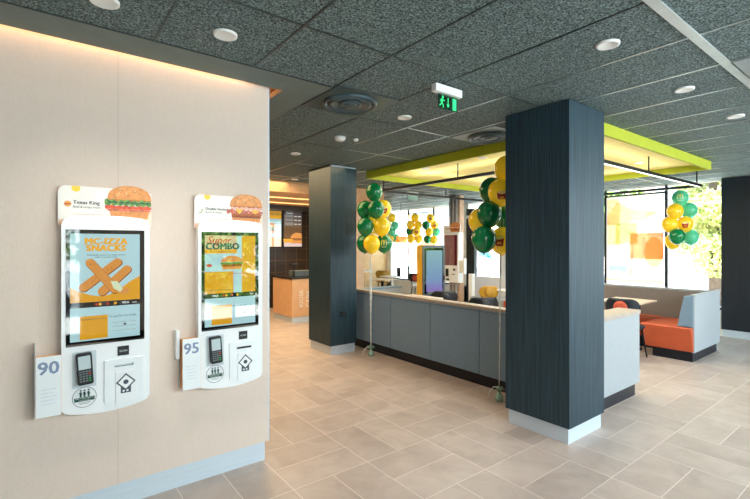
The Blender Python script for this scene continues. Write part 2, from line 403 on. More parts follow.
# ================================================================= COLUMNS
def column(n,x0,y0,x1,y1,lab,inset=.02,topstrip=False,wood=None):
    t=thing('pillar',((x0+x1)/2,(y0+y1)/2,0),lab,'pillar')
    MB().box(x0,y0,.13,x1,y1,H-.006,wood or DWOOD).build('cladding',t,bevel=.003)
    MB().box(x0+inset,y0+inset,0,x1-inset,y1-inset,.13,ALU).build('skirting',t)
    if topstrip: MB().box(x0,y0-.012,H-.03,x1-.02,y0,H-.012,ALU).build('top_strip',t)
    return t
column(1,3.34,1.80,3.93,2.40,'large square dark blue wood-clad pillar with a brushed metal skirting in the middle foreground')
pc=column(2,3.34,5.38,3.80,6.02,'slimmer dark wood-clad pillar at the far end of the grey partition, with a socket on it',topstrip=True)
column(3,9.46,.6,10.2,2.34,'dark wood-clad pillar, backlight shade in its veneer colour, against the windows behind the corner booth',wood=mat('shaded_veneer',(17,26,36),.5,var=.2,scale=2,stretch=(60,60,1.2)))  # darker veneer copy, the backlit shade is put into the colour
o=MB().box(3.51,5.368,.555,3.60,5.38,.62,BLACK).box(3.525,5.366,.57,3.548,5.368,.605,mat('socket_grey',(52,58,62),.5)).box(3.562,5.366,.57,3.585,5.368,.605,MC['socket_grey']).build('socket',pc,bevel=.002)

# ================================================================= CEILING FITTINGS
def downlight(x,y,label,z=H,r=.063,spot=28,warm=(1,.9,.78)):
    t=thing('recessed_ceiling_light',(x,y,z-.008),label,'ceiling light','recessed ceiling lights')
    MB().lathe([(r*.74,-.002),(r*.86,-.006),(r,-.004),(r*1.02,.004),(r*1.02,.010)],(0,0,0),WHITEM,28).build('trim_ring',t,world=False)
    MB().lathe([(r*.75,0),(r*.75,.004)],(0,0,0),DIFF,24).build('diffuser',t,world=False)
    if spot:
        l=bpy.data.lights.new('downlight_lamp','SPOT'); l.energy=spot; l.spot_size=1.9; l.spot_blend=.9; l.color=warm; l.shadow_soft_size=.06
        lo=bpy.data.objects.new('downlight_lamp',l); COL.objects.link(lo); lo.parent=t; lo.location=(0,0,-.02)
DL=[(.25,2.44,'round recessed ceiling light cut by the top left edge of the photo'),
(.82,2.42,'round recessed ceiling light in front of the kiosk wall, over the right kiosk'),
(2.62,1.18,'large round recessed ceiling light nearest the viewer, right of centre'),
(3.83,1.17,'round recessed ceiling light second in the right hand row, over the big pillar side'),
(5.0,1.13,'round recessed ceiling light third in the right hand row, above the lime raft edge'),
(2.648,2.99,'round recessed ceiling light between the two round air vents'),
(2.60,5.03,'round recessed ceiling light at the far left, in front of the slimmer pillar'),
(6.22,1.1,'farthest round recessed light of the right hand row, beyond the lime raft corner')]
for x,y,l in DL: downlight(x,y,l)
for x,y,l in ((4.54,4.65,'small round light inside the lime raft, leftmost of three'),(4.57,3.64,'small round light inside the lime raft, close left of the big pillar'),(6.56,2.54,'small round light inside the lime raft, right of the big pillar')):
    downlight(x,y,l,z=H-.03,r=.055,spot=14)
for x,y,l in ((2.4,7.0,'round recessed light near the kitchen bulkhead, left one'),(3.6,7.0,'round recessed light near the kitchen bulkhead, right one')):
    downlight(x,y,l,spot=45,warm=(1,.78,.5))
def vent(x,y,label,m,m2):
    t=thing('round_air_vent',(x,y,H-.014),label,'air vent','round ceiling air vents')
    MB().box(-.29,-.29,.004,.29,.29,.012,m).build('plate',t,world=False,bevel=.002)
    v=MB()
    for r0,r1,z0,z1 in ((.215,.20,.004,-.022),(.165,.145,.0,-.018),(.085,.06,.0,-.02)):
        v.lathe([(r0+.012,z0+.004),(r0+.008,z0-.008),(r0,z1),(r1,z1+.004),(r1-.012,z0)],(0,0,0),m2,40)
    v.lathe([(.06,-.012),(.045,-.022),(.0001,-.026)],(0,0,0),m2,40)
    v.build('diffuser_rings',t,world=False)
    MB().lathe([(.205,.001),(.205,.003)],(0,0,0),BLACK,40).build('opening',t,world=False)
vent(2.02,2.95,'round concentric air vent on a dark square plate, left of centre of the ceiling',VENTM,mat('vent_ring_grey',(78,98,106),.3,.5))
vent(3.815,2.95,'round concentric air vent just left of the big pillar, partly behind it',mat('vent_plate_silver',(150,162,164),.35,.5),MC['vent_ring_grey'])
vent(3.79,.515,'round air vent on a pale plate cut by the right edge of the photo',mat('vent_plate_pale',(172,184,188),.4,.4),WHITEM)
t=thing('smoke_detector',(2.585,3.97,H-.05),'white round smoke detector on the dark ceiling left of centre','smoke detector')
MB().lathe([(.0001,0),(.03,.003),(.05,.012),(.06,.03),(.062,.05)],(0,0,0),WHITEM,24).build('housing',t,world=False)
MB().lathe([(.02,-.003),(.012,-.006),(.0001,-.007)],(0,0,0),mat('grey_plastic',(150,150,150),.5),16).build('sensor',t,world=False)
tag(MB().lathe([(.0001,0),(.02,.004),(.028,.02),(.028,.03)],(2.774,3.94,H-.03),WHITEM,18).build('motion_sensor'),'tiny white ceiling sensor just right of the smoke detector','sensor')
# exit sign
EX=glow('exit_green',(30,190,110),.9)
t=thing('exit_sign',(2.32,2.22,H-.16),'green emergency exit sign with running man under a white housing, hung from the ceiling','exit sign')
MB().box(2.235,2.185,H-.07,2.515,2.235,H-.012,WHITEM).build('housing',t,bevel=.006)
MB().box(2.285,2.212,H-.178,2.49,2.216,H-.07,tintglass('exit_panel',(120,190,160),.15)).build('panel',t)
f=lambda u,v:(2.388+u*.8,2.209,H-.125+v)
p=MB()
p.face([(.055,-.045),(.105,-.045),(.105,.04),(.055,.04)],f,EX)
def stroke(mb,pts,w,f,m):
    for (a,b_) in zip(pts[:-1],pts[1:]):
        d=Vector((b_[0]-a[0],b_[1]-a[1])); n=Vector((-d.y,d.x)).normalized()*w/2
        mb.face([(a[0]-n.x,a[1]-n.y),(b_[0]-n.x,b_[1]-n.y),(b_[0]+n.x,b_[1]+n.y),(a[0]+n.x,a[1]+n.y)],f,m)
def disc(mb,c,r,f,m,n=14,ry=None,rot=0):
    ry=ry or r; ca,sa=math.cos(rot),math.sin(rot)
    mb.face([(c[0]+r*math.cos(2*PI*k/n)*ca-ry*math.sin(2*PI*k/n)*sa,c[1]+r*math.cos(2*PI*k/n)*sa+ry*math.sin(2*PI*k/n)*ca) for k in range(n)],f,m)
disc(p,(-.075,.032),.011,f,EX)
stroke(p,[(-.078,.02),(-.09,-.012)],.02,f,EX); stroke(p,[(-.088,-.01),(-.065,-.028),(-.075,-.045)],.009,f,EX); stroke(p,[(-.09,-.01),(-.105,-.03),(-.118,-.03)],.009,f,EX)
stroke(p,[(-.08,.018),(-.058,.006),(-.048,.014)],.007,f,EX); stroke(p,[(-.08,.018),(-.102,.01),(-.108,-.004)],.007,f,EX)
stroke(p,[(-.005,-.03),(-.005,.035)],.01,f,EX); stroke(p,[(-.02,-.012),(-.005,-.032),(.01,-.012)],.008,f,EX)
p.build('pictogram',t)
def small_exit(px,py,d,lab,m):
    q=dep(px,py,d); t=thing('exit_sign',(q.x,q.y,q.z-.08),lab,'exit sign')
    MB().box(-.15,-.02,.13,.15,.02,.17,WHITEM).build('housing',t,world=False); MB().box(-.14,-.004,0,.14,.004,.13,m).build('panel',t,world=False)
    MB().cyl((0,0,.17),(0,0,max(.2,H-q.z+.08)),.006,STEEL,n=6).build('rod',t,world=False)
small_exit(291,184,8.1,'small far green exit sign in front of the kitchen bulkhead',glow('exit_green_far',(40,200,120),.6))
small_exit(413,196.5,9.2,'faint pale exit sign hanging far away under the bright ceiling',mat('exit_pale',(170,205,190),.4))

# hanging rectangular light rail
t=thing('hanging_light_rail',(6.4,4.08,2.52),'black rectangular light rail hung on rods under the lime raft','light fixture')
ra=MB(); z=2.525; RX0,RX1,RY0,RY1=4.62,8.17,2.28,5.85
for a in ((RX0,RY0,RX1,RY0),(RX0,RY1,RX1,RY1),(RX0,RY0,RX0,RY1),(RX1,RY0,RX1,RY1)):
    ra.box(a[0]-.017,a[1]-.017,z-.02,a[2]+.017,a[3]+.017,z+.02,BLACKM)
ra.build('rail',t)
MB().box(RX0+.1,RY0-.012,z-.026,RX1-.05,RY0+.012,z-.0205,glow('rail_led',(255,250,240),1.6)).box(RX0-.01,RY0+.1,z-.026,RX0+.01,RY0+.14,z-.0205,BLACK).build('led_strip',t)
for x,y,top in ((6.19,2.28,H-.03),(8.0,2.28,H),(4.62,4.1,H-.03),(4.62,5.75,H),(6.25,5.85,H),(8.17,4.0,H),(6.2,5.3,H-.03),(8.1,5.85,H)):
    if (x,y)==(6.2,5.3): continue
    MB().cyl((x,y,z),(x,y,top-.004),.009,BLACKM,n=8).build('rod',t)

# ================================================================= KIOSKS
GOLD=lcd('lcd_gold',(236,172,40)); CYAN=lcd('lcd_pale_cyan',(176,214,220)); LBLK=lcd('lcd_black',(10,12,14),.2); LWH=lcd('lcd_white',(225,235,235)); LDK=lcd('lcd_dark_text',(60,80,84)); 
BROWN=lcd('lcd_crust',(214,144,62)); BROWN2=lcd('lcd_crust_dark',(150,84,26)); LRED=lcd('lcd_red',(200,60,40)); LTEAL=lcd('lcd_teal',(10,90,84)); LGREY=lcd('lcd_grey',(150,130,125)); GOLD2=lcd('lcd_deep_gold',(222,160,24)); LIMEL=lcd('lcd_leaf',(90,150,60)); BUNL=lcd('lcd_bun',(222,150,74)); LBLUE=lcd('lcd_sky',(150,190,232)); LPUR=lcd('lcd_purple',(150,110,210)); BURG=lcd('lcd_burgundy',(92,14,28),.45)
BUN=mat('print_bun',(226,150,82),.5,var=.12,scale=40); BUND=mat('print_bun_edge',(196,108,50),.5,var=.1,scale=40); SEED=mat('print_seed',(250,220,170),.5); LETT=mat('print_lettuce',(110,160,70),.5,var=.3,scale=60); LETD=mat('print_lettuce_dark',(50,104,62),.5); TOM=mat('print_tomato',(222,84,52),.5,var=.15,scale=50); PATTY=mat('print_patty',(150,76,44),.6,var=.2,scale=60); BACON=mat('print_bacon',(206,110,88),.5,var=.2,scale=50); CHEES=mat('print_cheese',(250,190,70),.5)
TOPW=mat('print_cream_white',(246,242,234),.5); PEACH=mat('print_peach',(255,214,190),.5); PEACH2=mat('print_peach_deep',(250,190,150),.5); INK=mat('ink_dark',(40,46,60),.5); INKG=mat('ink_green',(16,78,70),.5); INKB=mat('ink_number_blue',(128,146,176),.5); ORB=mat('card_orange_edge',(240,178,110),.5); GREYN=mat('niche_grey',(196,208,212),.4)
def capsule(mb,a,b_,r,f,m,n=8):
    a=Vector(a);b_=Vector(b_);d=(b_-a).normalized();ang=math.atan2(d.y,d.x)
    pts=[(b_.x+r*math.cos(ang-PI/2+PI*k/n),b_.y+r*math.sin(ang-PI/2+PI*k/n)) for k in range(n+1)]+[(a.x+r*math.cos(ang+PI/2+PI*k/n),a.y+r*math.sin(ang+PI/2+PI*k/n)) for k in range(n+1)]
    mb.face(pts,f,m)
def burger(mb,F,cx,cy,w,h,kind):     # layered print; F(level)->map
    n=20; top=[(cx+w/2*math.cos(PI*k/n),cy+h*.12+h*.40*math.sin(PI*k/n)**.8) for k in range(n+1)]
    mb.face(top,F(1),BUN)
    mb.face([(cx-w*.5,cy+h*.12),(cx+w*.5,cy+h*.12),(cx+w*.47,cy+h*.04),(cx-w*.47,cy+h*.04)],F(1),BUND)
    rnd=random.Random(3)
    for k in range(26):
        a=rnd.uniform(.25,PI-.25); r=rnd.uniform(.35,.9); disc(mb,(cx+w/2*r*math.cos(a),cy+h*.16+h*.36*r*math.sin(a)),w*.013,F(2),SEED,6,ry=w*.008)
    # bottom bun
    mb.face([(cx-w*.44,cy-h*.22),(cx+w*.44,cy-h*.22),(cx+w*.42,cy-h*.40),(cx+w*.34,cy-h*.46),(cx-w*.34,cy-h*.46),(cx-w*.42,cy-h*.40)],F(1),BUN)
    mb.face([(cx-w*.46,cy-h*.12),(cx+w*.46,cy-h*.12),(cx+w*.45,cy-h*.27),(cx-w*.45,cy-h*.27)],F(2),PATTY if kind else BUN)
    def wave(y,amp,wd,x0,x1,m,l,ph=0):
        N=22; up=[(x0+(x1-x0)*k/N,y+amp*math.sin(k*1.9+ph)+amp*.5*math.sin(k*.8)) for k in range(N+1)]
        dn=[(x0+(x1-x0)*k/N,y-wd+amp*math.sin(k*2.3+1+ph)) for k in range(N,-1,-1)]
        for k in range(N): mb.face([up[k],up[k+1],dn[N-k-1],dn[N-k]],F(l),m)
    if kind==0:
        wave(cy+h*.10,h*.03,h*.15,cx-w*.56,cx+w*.5,LETT,3); wave(cy+h*.06,h*.02,h*.05,cx-w*.5,cx+w*.5,LETD,4,1)
        wave(cy-h*.06,h*.015,h*.09,cx-w*.55,cx+w*.5,TOM,3,2); wave(cy-h*.16,h*.01,h*.05,cx-w*.5,cx+w*.48,BACON,4,.5)
    else:
        wave(cy+h*.08,h*.02,h*.08,cx-w*.48,cx+w*.5,mat('print_onion',(236,180,160),.5),3)
        mb.face([(cx-w*.35,cy+h*.02),(cx-w*.1,cy+h*.02),(cx-w*.22,cy-h*.16)],F(5),CHEES); mb.face([(cx+w*.1,cy+h*.0),(cx+w*.42,cy+h*.0),(cx+w*.28,cy-h*.14)],F(5),CHEES)
        wave(cy-h*.01,h*.03,h*.12,cx-w*.60,cx+w*.5,BACON,4,2); wave(cy-h*.14,h*.02,h*.05,cx-w*.45,cx+w*.5,BUND,4,1)
def cardtext(mb,txt,u,v,size,f,m,**k):
    mb.text(txt,lambda x,y:f(u+x,v+y),size,m,**k)
def kiosk(loc,rz,label,art,group='self-order kiosks'):
    t=thing('self_order_kiosk',loc,label,'kiosk',group,rz)
    W=.445
    def rr(x0,x1,z0,z1,r,n=5):
        p=[]
        for cx,cz,a0 in ((x1-r,z1-r,0),(x0+r,z1-r,PI/2),(x0+r,z0+r,PI),(x1-r,z0+r,1.5*PI)):
            p+=[(cx+r*math.cos(a0+PI/2*k/n),cz+r*math.sin(a0+PI/2*k/n)) for k in range(n+1)]
        return p
    # body outline with arched top and bottom
    out=[]
    for k in range(13):
        u=.04+(W-.08)*k/12; out.append((u,.0+.022*((u-W/2)/(W/2-.04))**2))
    out+=[(W-.015,.033),(W,.055)]
    out+=[(W,1.095),(W-.012,1.125)]
    for k in range(13):
        u=W-.035-(W-.07)*k/12; out.append((u,1.15-.012*((u-W/2)/(W/2-.035))**2))
    out+=[(.012,1.125),(0,1.095),(0,.055),(.015,.033)]
    MB().prism(out,lambda u,v:(u,0,v),lambda u,v:(u,-.075,v),WHITEP).build('housing',t,world=False,bevel=.006,seg=3)
    F=lambda lv:(lambda u,v:(u,-.0775-.0006*lv,v))
    MB().prism([(.02,.403),(.415,.403),(.415,1.066),(.02,1.066)],lambda u,v:(u,-.074,v),lambda u,v:(u,-.0772,v),lcd('lcd_bezel',(6,8,9),.05)).build('bezel',t,world=False)
    d=MB(); x0,x1,z0,z1=.04,.39,.428,1.043; w=x1-x0; h=z1-z0
    P=lambda lv:(lambda a,b_:F(lv)(x0+a*w,z1-b_*h))    # a right, b down, 0..1
    G=lambda lv:(lambda u,v:F(lv)(u,v))
    def T(txt,a,b_,size,m,lv=4,**k): d.text(txt,lambda x,y:F(lv)(x0+a*w+x,z1-b_*h+y),size,m,**k)
    R=lambda a0,b0,a1,b1,lv,m: d.face([(a0,b0),(a1,b0),(a1,b1),(a0,b1)],P(lv),m)
    if art==1:
        R(0,0,1,.64,0,CYAN); R(0,.69,1,1,0,CYAN)
        pts=[(0,.5)]+[(.0+.05*k,.5+.09*math.sin(.5*PI*min(1,k/9))) for k in range(1,10)]+[(.55,.58),(.7,.53),(.85,.46),(1,.41),(1,.64),(0,.64)]
        d.face(pts,P(1),GOLD2)
        T('MC-IZZA',.5,.075,.050,GOLD,bold=.0036,space=1.08); T('SNACKS',.5,.138,.050,GOLD,bold=.0036,space=1.10)
        T('Mozzarella sticks in a crispy crumb',.5,.20,.0135,LDK); T('with a tomato sauce',.5,.22,.0135,LDK)
        for (a,b_,k) in (((.18,.50),(.66,.27),0),((.44,.545),(.80,.34),1),((.27,.27),(.62,.53),2)):
            A=(x0+a[0]*w,z1-a[1]*h);B=(x0+b_[0]*w,z1-b_[1]*h); lv=2+2*k
            capsule(d,(A[0]+.003,A[1]-.004),(B[0]+.003,B[1]-.004),.0245,F(lv),BROWN2); capsule(d,A,B,.0225,F(lv+.7),BROWN)
            rn=random.Random(k)
            for q in range(12):
                s=rn.random(); disc(d,(A[0]+(B[0]-A[0])*s+rn.uniform(-.017,.017),A[1]+(B[1]-A[1])*s+rn.uniform(-.015,.015)),.003,F(lv+1.2),BROWN2 if q%2 else BUNL,5)
        d.face([(.56,.45),(.66,.455),(.74,.53),(.70,.56),(.60,.52)],P(8.5),lcd('lcd_cheese',(214,228,190)))
        capsule(d,(x0+.70*w,z1-.545*h),(x0+.78*w,z1-.55*h),.02,F(8),BROWN)
        pass
    else:
        R(0,0,1,.64,0,CYAN); R(0,.69,1,1,0,CYAN); R(0,0,.62,.2,1,lcd('lcd_sand',(214,196,150))); R(.72,.0,1,.64,1,GOLD2); R(0,.40,.55,.64,1,GOLD2)
        R(0,.155,.62,.20,2,GOLD)
        T('Super',.26,.055,.07,LRED,bold=.0008,italic=.35); T('COMBO',.34,.125,.062,LTEAL,bold=.003); T('for a very good price',.30,.178,.017,LDK)
        # burger on screen
        cx,cz=x0+.52*w,z1-.31*h
        d.face([(cx+.075*math.cos(PI*k/12),cz+.008+.045*math.sin(PI*k/12)) for k in range(13)],F(3),BUNL)
        d.face([(cx-.075,cz+.006),(cx+.075,cz+.006),(cx+.08,cz-.006),(cx-.08,cz-.006)],F(3.5),LIMEL)
        d.face([(cx-.072,cz-.006),(cx+.072,cz-.006),(cx+.072,cz-.022),(cx-.072,cz-.022)],F(3),BROWN2)
        d.face([(cx-.07,cz-.022),(cx+.07,cz-.022),(cx+.06,cz-.042),(cx-.06,cz-.042)],F(3),BUNL)
        disc(d,(x0+.08*w,z1-.33*h),.02,F(3),LRED,ry=.010); T('Combo menu',.6,.425,.02,LRED,lv=4); T('Ask for the menu of the day',.27,.60,.014,LDK)
    # payment strip
    R(0,.64,1,.69,2,LBLK)
    T('VISA',.2 if art==2 else .78,.665,.02,LWH,bold=.0006)
    for a,m in ((.36,LRED),(.41,GOLD),(.52,LRED),(.63,GOLD)): disc(d,(x0+a*w,z1-.665*h),.008,F(4),m)
    T('pay',.92,.665,.018,LWH)
    R(.13,.77,.52,.985,2,GOLD2); T('Feedback form here',.325,.80,.015,LDK,lv=4)
    T('To pay for the order',.74,.79,.017,LDK); 
    for q in range(3): stroke(d,[(.58,.85+.04*q),(.93,.85+.04*q)],.003,P(3),LGREY)
    disc(d,(x0+.77*w,z1-.872*h),.007,F(4),LDK)
    d.build('screen',t,world=False)
    # card terminal in niche
    MB().prism([(.05,.165),(.165,.165),(.165,.37),(.05,.37)],lambda u,v:(u,-.073,v),lambda u,v:(u,-.0768,v),GREYN).build('terminal_niche',t,world=False)
    m=MB(); m.T=Matrix.Translation((.108,-.079,.275))@Matrix.Rotation(-.06,4,'Y')
    m.prism(rr(-.038,.038,-.09,.09,.012),lambda u,v:(u,0,v),lambda u,v:(u,-.026,v),BLACK)
    pt=m.build('card_terminal',t,world=False,bevel=.003)
    m=MB(); m.T=Matrix.Translation((.108,-.106,.275))@Matrix.Rotation(-.06,4,'Y')
    f=lambda u,v:(u,0,v)
    m.face([(-.029,-.002),(.029,-.002),(.029,.074),(-.029,.074)],f,lcd('lcd_terminal',(190,214,216),.4)); m.build('terminal_screen',pt,world=False)
    m=MB(); m.T=Matrix.Translation((.108,-.106,.275))@Matrix.Rotation(-.06,4,'Y')
    kg=mat('key_grey',(104,112,116),.5)
    for r_ in range(5):
        for c_ in range(4):
            mm=mat('key_green',(30,150,80),.5) if (r_>=3 and c_==3) else (mat('key_red',(190,60,40),.5) if (r_==1 and c_==3) else kg)
            a=-.028+.0145*c_; b_=-.018-.0135*r_; m.box(a,-.003,b_,a+.011,0,b_+.008,mm)
    m.build('keypad',pt,world=False)
    # reader window
    m=MB(); m.prism([(.272,.318),(.332,.318),(.332,.374),(.272,.374)],lambda u,v:(u,-.073,v),lambda u,v:(u,-.078,v),BLACK)
    m.text('SCAN',lambda x,y:(.302+x,-.0785,.345+y),.016,mat('label_grey',(180,190,190),.5),bold=.0004); m.build('scanner_window',t,world=False)
    m=MB(); m.prism([(.205,.055),(.41,.06),(.41,.30),(.205,.30)],lambda u,v:(u,-.073,v),lambda u,v:(u,-.083,v),WHITE2)
    pp=m.build('printer_door',t,world=False,bevel=.004)
    m=MB(); m.box(.255,-.0848,.255,.358,-.083,.268,BLACK if art==2 else GREYN); m.box(.258,-.0852,.256,.355,-.0848,.259,BLACK); m.box(.345,-.0855,.262,.352,-.0848,.268,BLACK); m.build('receipt_slot',pp,world=False)
    m=MB(); m.prism([(.262,.045),(.367,.045),(.367,.224),(.262,.224)],lambda u,v:(u,-.083,v),lambda u,v:(u,-.0875,v),WHITEP)
    f=lambda u,v:(.314+u,-.0882,.165+v)
    dm=lambda r,l,mm: m.face([(0,-r),(r,0),(0,r),(-r,0)],lambda u,v:(.314+u,-.0880-.0003*l,.160+v),mm)
    m.face([(-.027,-.065),(.027,-.065),(.027,-.005),(-.027,-.005)],lambda u,v:(.314+u,-.0879,.160+v),mat('icon_slate',(62,78,88),.5))
    dm(.052,1,MC['icon_slate']); dm(.041,2,WHITEP); disc(m,(.314,.160),.014,lambda u,v:(u,-.0892,v),MC['icon_slate'])
    for a in (-.012,.008): disc(m,(.314+a,.108),.006,lambda u,v:(u,-.0889,v),WHITEP)
    m.build('receipt_flap',pp,world=False)
    # round sticker
    m=MB(); n=40; r0,r1=.056,.0585; cx,cz=.108,.108
    v=[(cx+r*math.cos(2*PI*k/n),-.0768,cz+r*math.sin(2*PI*k/n)) for r in (r0,r1) for k in range(n)]
    m.add(v,[(k,(k+1)%n,n+(k+1)%n,n+k) for k in range(n)],INK)
    f=lambda u,v:(cx+u,-.077,cz+v)
    m.face([(-.048,-.022),(.048,-.022),(.05,0),(-.05,0)],f,INKG)
    m.text('FREE TABLE SERVICE',lambda x,y:(cx+x,-.0776,cz-.006+y),.0095,WHITEPR); m.text('order and relax',lambda x,y:(cx+x,-.0776,cz-.016+y),.009,WHITEPR)
    for a in (-.018,0,.02):
        disc(m,(cx+a,cz+.04),.005,lambda u,v:(u,-.077,v),INKG,8); stroke(m,[(a,.032),(a,.002)],.009,f,INKG); stroke(m,[(a-.008,.026),(a+.008,.018)],.004,f,INKG)
    stroke(m,[(-.03,-.030),(.03,-.030)],.002,f,INKG); stroke(m,[(-.022,-.037),(.022,-.037)],.002,f,INKG)
    m.build('round_sticker',t,world=False)
    return t
def topper(kt,kind):
    m=MB(); u0,u1,z0,z1=-.014,.462,1.092,1.318
    pts=[(u0,z0),(u1,z0),(u1,z1-.02)]+[(u1-.12,z1),(u0+.04,z1)]+[(u0+.04-.04*math.sin(PI/2*k/5),z1-.04+.04*math.cos(PI/2*k/5)) for k in range(1,6)]
    m.prism(pts,lambda u,v:(u,-.022,v),lambda u,v:(u,-.032,v),TOPW)
    F=lambda lv:(lambda u,v:(u,-.0325-.0005*lv,v))
    m.face([(u0+.004,z0+.002),(u1-.2,z0+.002),(u1-.2,z0+.055),(u0+.004,z0+.03)],F(0),PEACH); m.face([(u0+.004,z0+.002),(u0+.05,z0+.002),(u0+.004,z0+.02)],F(.5),PEACH2)
    m.face([(u1-.30,z0+.05),(u1-.20,z0+.002),(u1-.002,z0+.002),(u1-.002,z0+.13)],F(.2),PEACH)
    m.face([(u0+.063,z1-.001),(u0+.105,z1-.001),(u0+.103,z1-.025),(u0+.085,z1-.035),(u0+.065,z1-.025)],F(1),GOLDP)
    if kind==0:
        disc(m,(u0+.045,z0+.122),.017,F(1),mat('print_amber',(246,170,80),.5)); stroke(m,[(u0+.03,z0+.120),(u0+.06,z0+.122)],.010,F(1.5),BUND)
        m.text('Texas King',lambda x,y:F(2)(u0+.07+x,z0+.132+y),.029,INK,bold=.0007,align='LEFT'); m.text('Beef & crispy onion',lambda x,y:F(2)(u0+.07+x,z0+.106+y),.017,INK,align='LEFT')
    else:
        stroke(m,[(u0+.03,z0+.10),(u0+.048,z0+.108),(u0+.052,z0+.13)],.006,F(1),mat('print_olive',(150,170,60),.5))
        m.text('Double Smokehouse',lambda x,y:F(2)(u0+.072+x,z0+.132+y),.024,INK,bold=.0006,align='LEFT'); m.text('Bacon & cheese',lambda x,y:F(2)(u0+.072+x,z0+.108+y),.017,INK,align='LEFT')
    stroke(m,[(u0+.07,z0+.063),(u0+.22,z0+.063)],.004,F(2),PEACH2)
    burger(m,lambda l:F(2.5+l),.343,1.228,.236,.212,kind)
    # bun dome stands above the card edge
    n=20; dome=[(.343+.118*math.cos(PI*k/n),1.228+.0254+.0848*math.sin(PI*k/n)**.8) for k in range(n+1)]
    m.prism(dome,lambda u,v:(u,-.0225,v),lambda u,v:(u,-.0323,v),BUN)
    m.build('topper_sign',kt,world=False)
ZB=.622; WY=3.065
k1=kiosk((.100,WY,ZB),0,'white wall-mounted ordering kiosk showing snack sticks, with 90 cards beside it (left one)',1); topper(k1,0)
k2=kiosk((.835,WY,ZB),0,'white wall-mounted ordering kiosk advertising Super COMBO, nearest the wall end (right one)',2); topper(k2,1)
def cards(x,num,label,fin):
    t=thing('table_number_rack',(x,WY,.66),label,'number rack')
    # clear side fin + back plate
    CL=mat('clear_white_acrylic',(226,232,234),.15,trans=.3)
    m=MB().box(-.006,-.085,.0,-.002,0,.40,CL).box(-.006,-.006,0,.112,0,.29,CL) if fin==0 else MB().box(-.030,-.05,.20,-.010,0,.385,WHITEP).box(-.006,-.006,0,.112,0,.29,CL)
    m.build('holder',t,world=False,bevel=.0015)
    c_=MB()
    for k in range(6): c_.box(.0,-.080+.011*k,.008-.001*k,.108-.002*k,-.078+.011*k,.325,ORB)
    c_.build('number_cards',t,world=False)
    f_=MB().box(0,-.084,0,.112,-.081,.33,WHITE2)
    f_.text(num,lambda X,Y:(.055+X,-.0846,.262+Y),.098,INKB,bold=.0025)
    for q in range(5): stroke(f_,[(.02,.15-.02*q),(.09-.01*(q%2),.15-.02*q)],.004,lambda u,v:(u,-.0845,v),mat('faint_line',(208,218,226),.6))
    f_.box(-.001,-.0835,0,.0015,-.0805,.33,ORB).box(.1105,-.0835,0,.113,-.0805,.33,ORB)
    f_.build('front_card',t,world=False)
cards(-.012,'90','rack of table number cards with 90 in front, left of the left kiosk',0)
cards(.735,'95','rack of table number cards with 95 in front, left of the right kiosk',1)

# ================================================================= GREY PARTITION
PT=.905
t=thing('partition_counter',(4.5,3.8,0),'low grey fabric-panelled partition with pale oak top running between the two pillars','partition')
p=MB(); p.box(4.0,1.99,0,4.08,6.2,.13,KICK).box(4.16,1.99,0,5.04,2.13,.13,KICK); p.build('kick_board',t)
seams=[2.42,3.198,3.986,4.783,5.194,6.2]
for a,b_ in zip(seams[:-1],seams[1:]):
    MB().box(3.965,a+.003,.13,4.095,b_-.003,PT-.035,GREYF).build('fabric_panel',t,bevel=.006)
MB().box(4.0,1.965,.13,5.10,2.17,PT-.04,LGREYF).build('fabric_panel',t,bevel=.008)
MB().box(3.96,2.40,PT-.035,4.10,6.2,PT,CAPW).build('oak_top',t,bevel=.003)
MB().box(3.98,1.96,PT-.04,5.11,2.19,PT,CAPW).build('oak_top',t,bevel=.003)
m=MB().box(3.962,2.42,PT-.060,3.9645,6.2,PT-.055,mat('seam_dark',(70,84,94),.9)); m.build('top_seam',t)
# orange banquette behind the return
t=thing('orange_bench',(4.7,2.5,0),'orange leather bench tucked behind the grey partition end, right of the big pillar','bench')
MB().box(4.3,2.21,.30,5.11,2.75,.45,ORANGE).build('seat',t,bevel=.03,seg=3)
MB().box(4.3,2.19,.12,5.115,2.33,.62,ORANGE).build('backrest',t,bevel=.02,seg=3)
MB().box(4.35,2.25,0,5.0,2.7,.30,KICK).build('kick_board',t)

# ================================================================= CORNER BOOTH
t=thing('corner_booth',(7.7,3.4,0),'L-shaped corner booth with orange seats, taupe window backrest and light grey end panel','booth seat')
MB().box(7.03,2.03,.13,8.15,2.07,.905,LGREYF).build('end_panel',t,bevel=.01,seg=3)
MB().box(7.02,2.025,.905,8.16,2.08,.925,LGREYF).build('end_panel_cap',t,bevel=.006)
m=MB(); y0=2.045
m.hexa([(7.02,y0,.47),(8.05,y0,.47),(8.05,y0+.19,.47),(7.02,y0+.19,.47),(7.02,y0,.9),(8.05,y0,.9),(8.05,y0+.11,.9),(7.02,y0+.11,.9)],GREYF); m.build('side_backrest',t,bevel=.015,seg=3)
m=MB(); m.hexa([(7.02,2.04,.135),(7.8,2.06,.135),(7.8,2.64,.135),(7.02,2.64,.135),(6.95,2.04,.47),(7.8,2.06,.47),(7.8,2.68,.47),(6.95,2.68,.47)],ORANGE); m.build('side_seat',t,bevel=.02,seg=4)
MB().box(7.06,2.06,0,8.1,2.55,.135,KICK).build('kick_board',t)
MB().box(7.56,2.72,0,8.0,5.4,.175,KICK).build('kick_board',t)
MB().box(7.5,2.68,.175,7.95,5.45,.47,ORANGE).build('window_seat',t,bevel=.03,seg=3)
for a,b_ in ((2.06,3.75),(3.76,5.45)):
    m=MB(); m.hexa([(7.84,a,.44),(8.08,a,.44),(8.08,b_,.44),(7.84,b_,.44),(7.97,a,.885),(8.08,a,.885),(8.08,b_,.885),(7.97,b_,.885)],TAUPE); m.build('backrest',t,bevel=.012,seg=3)
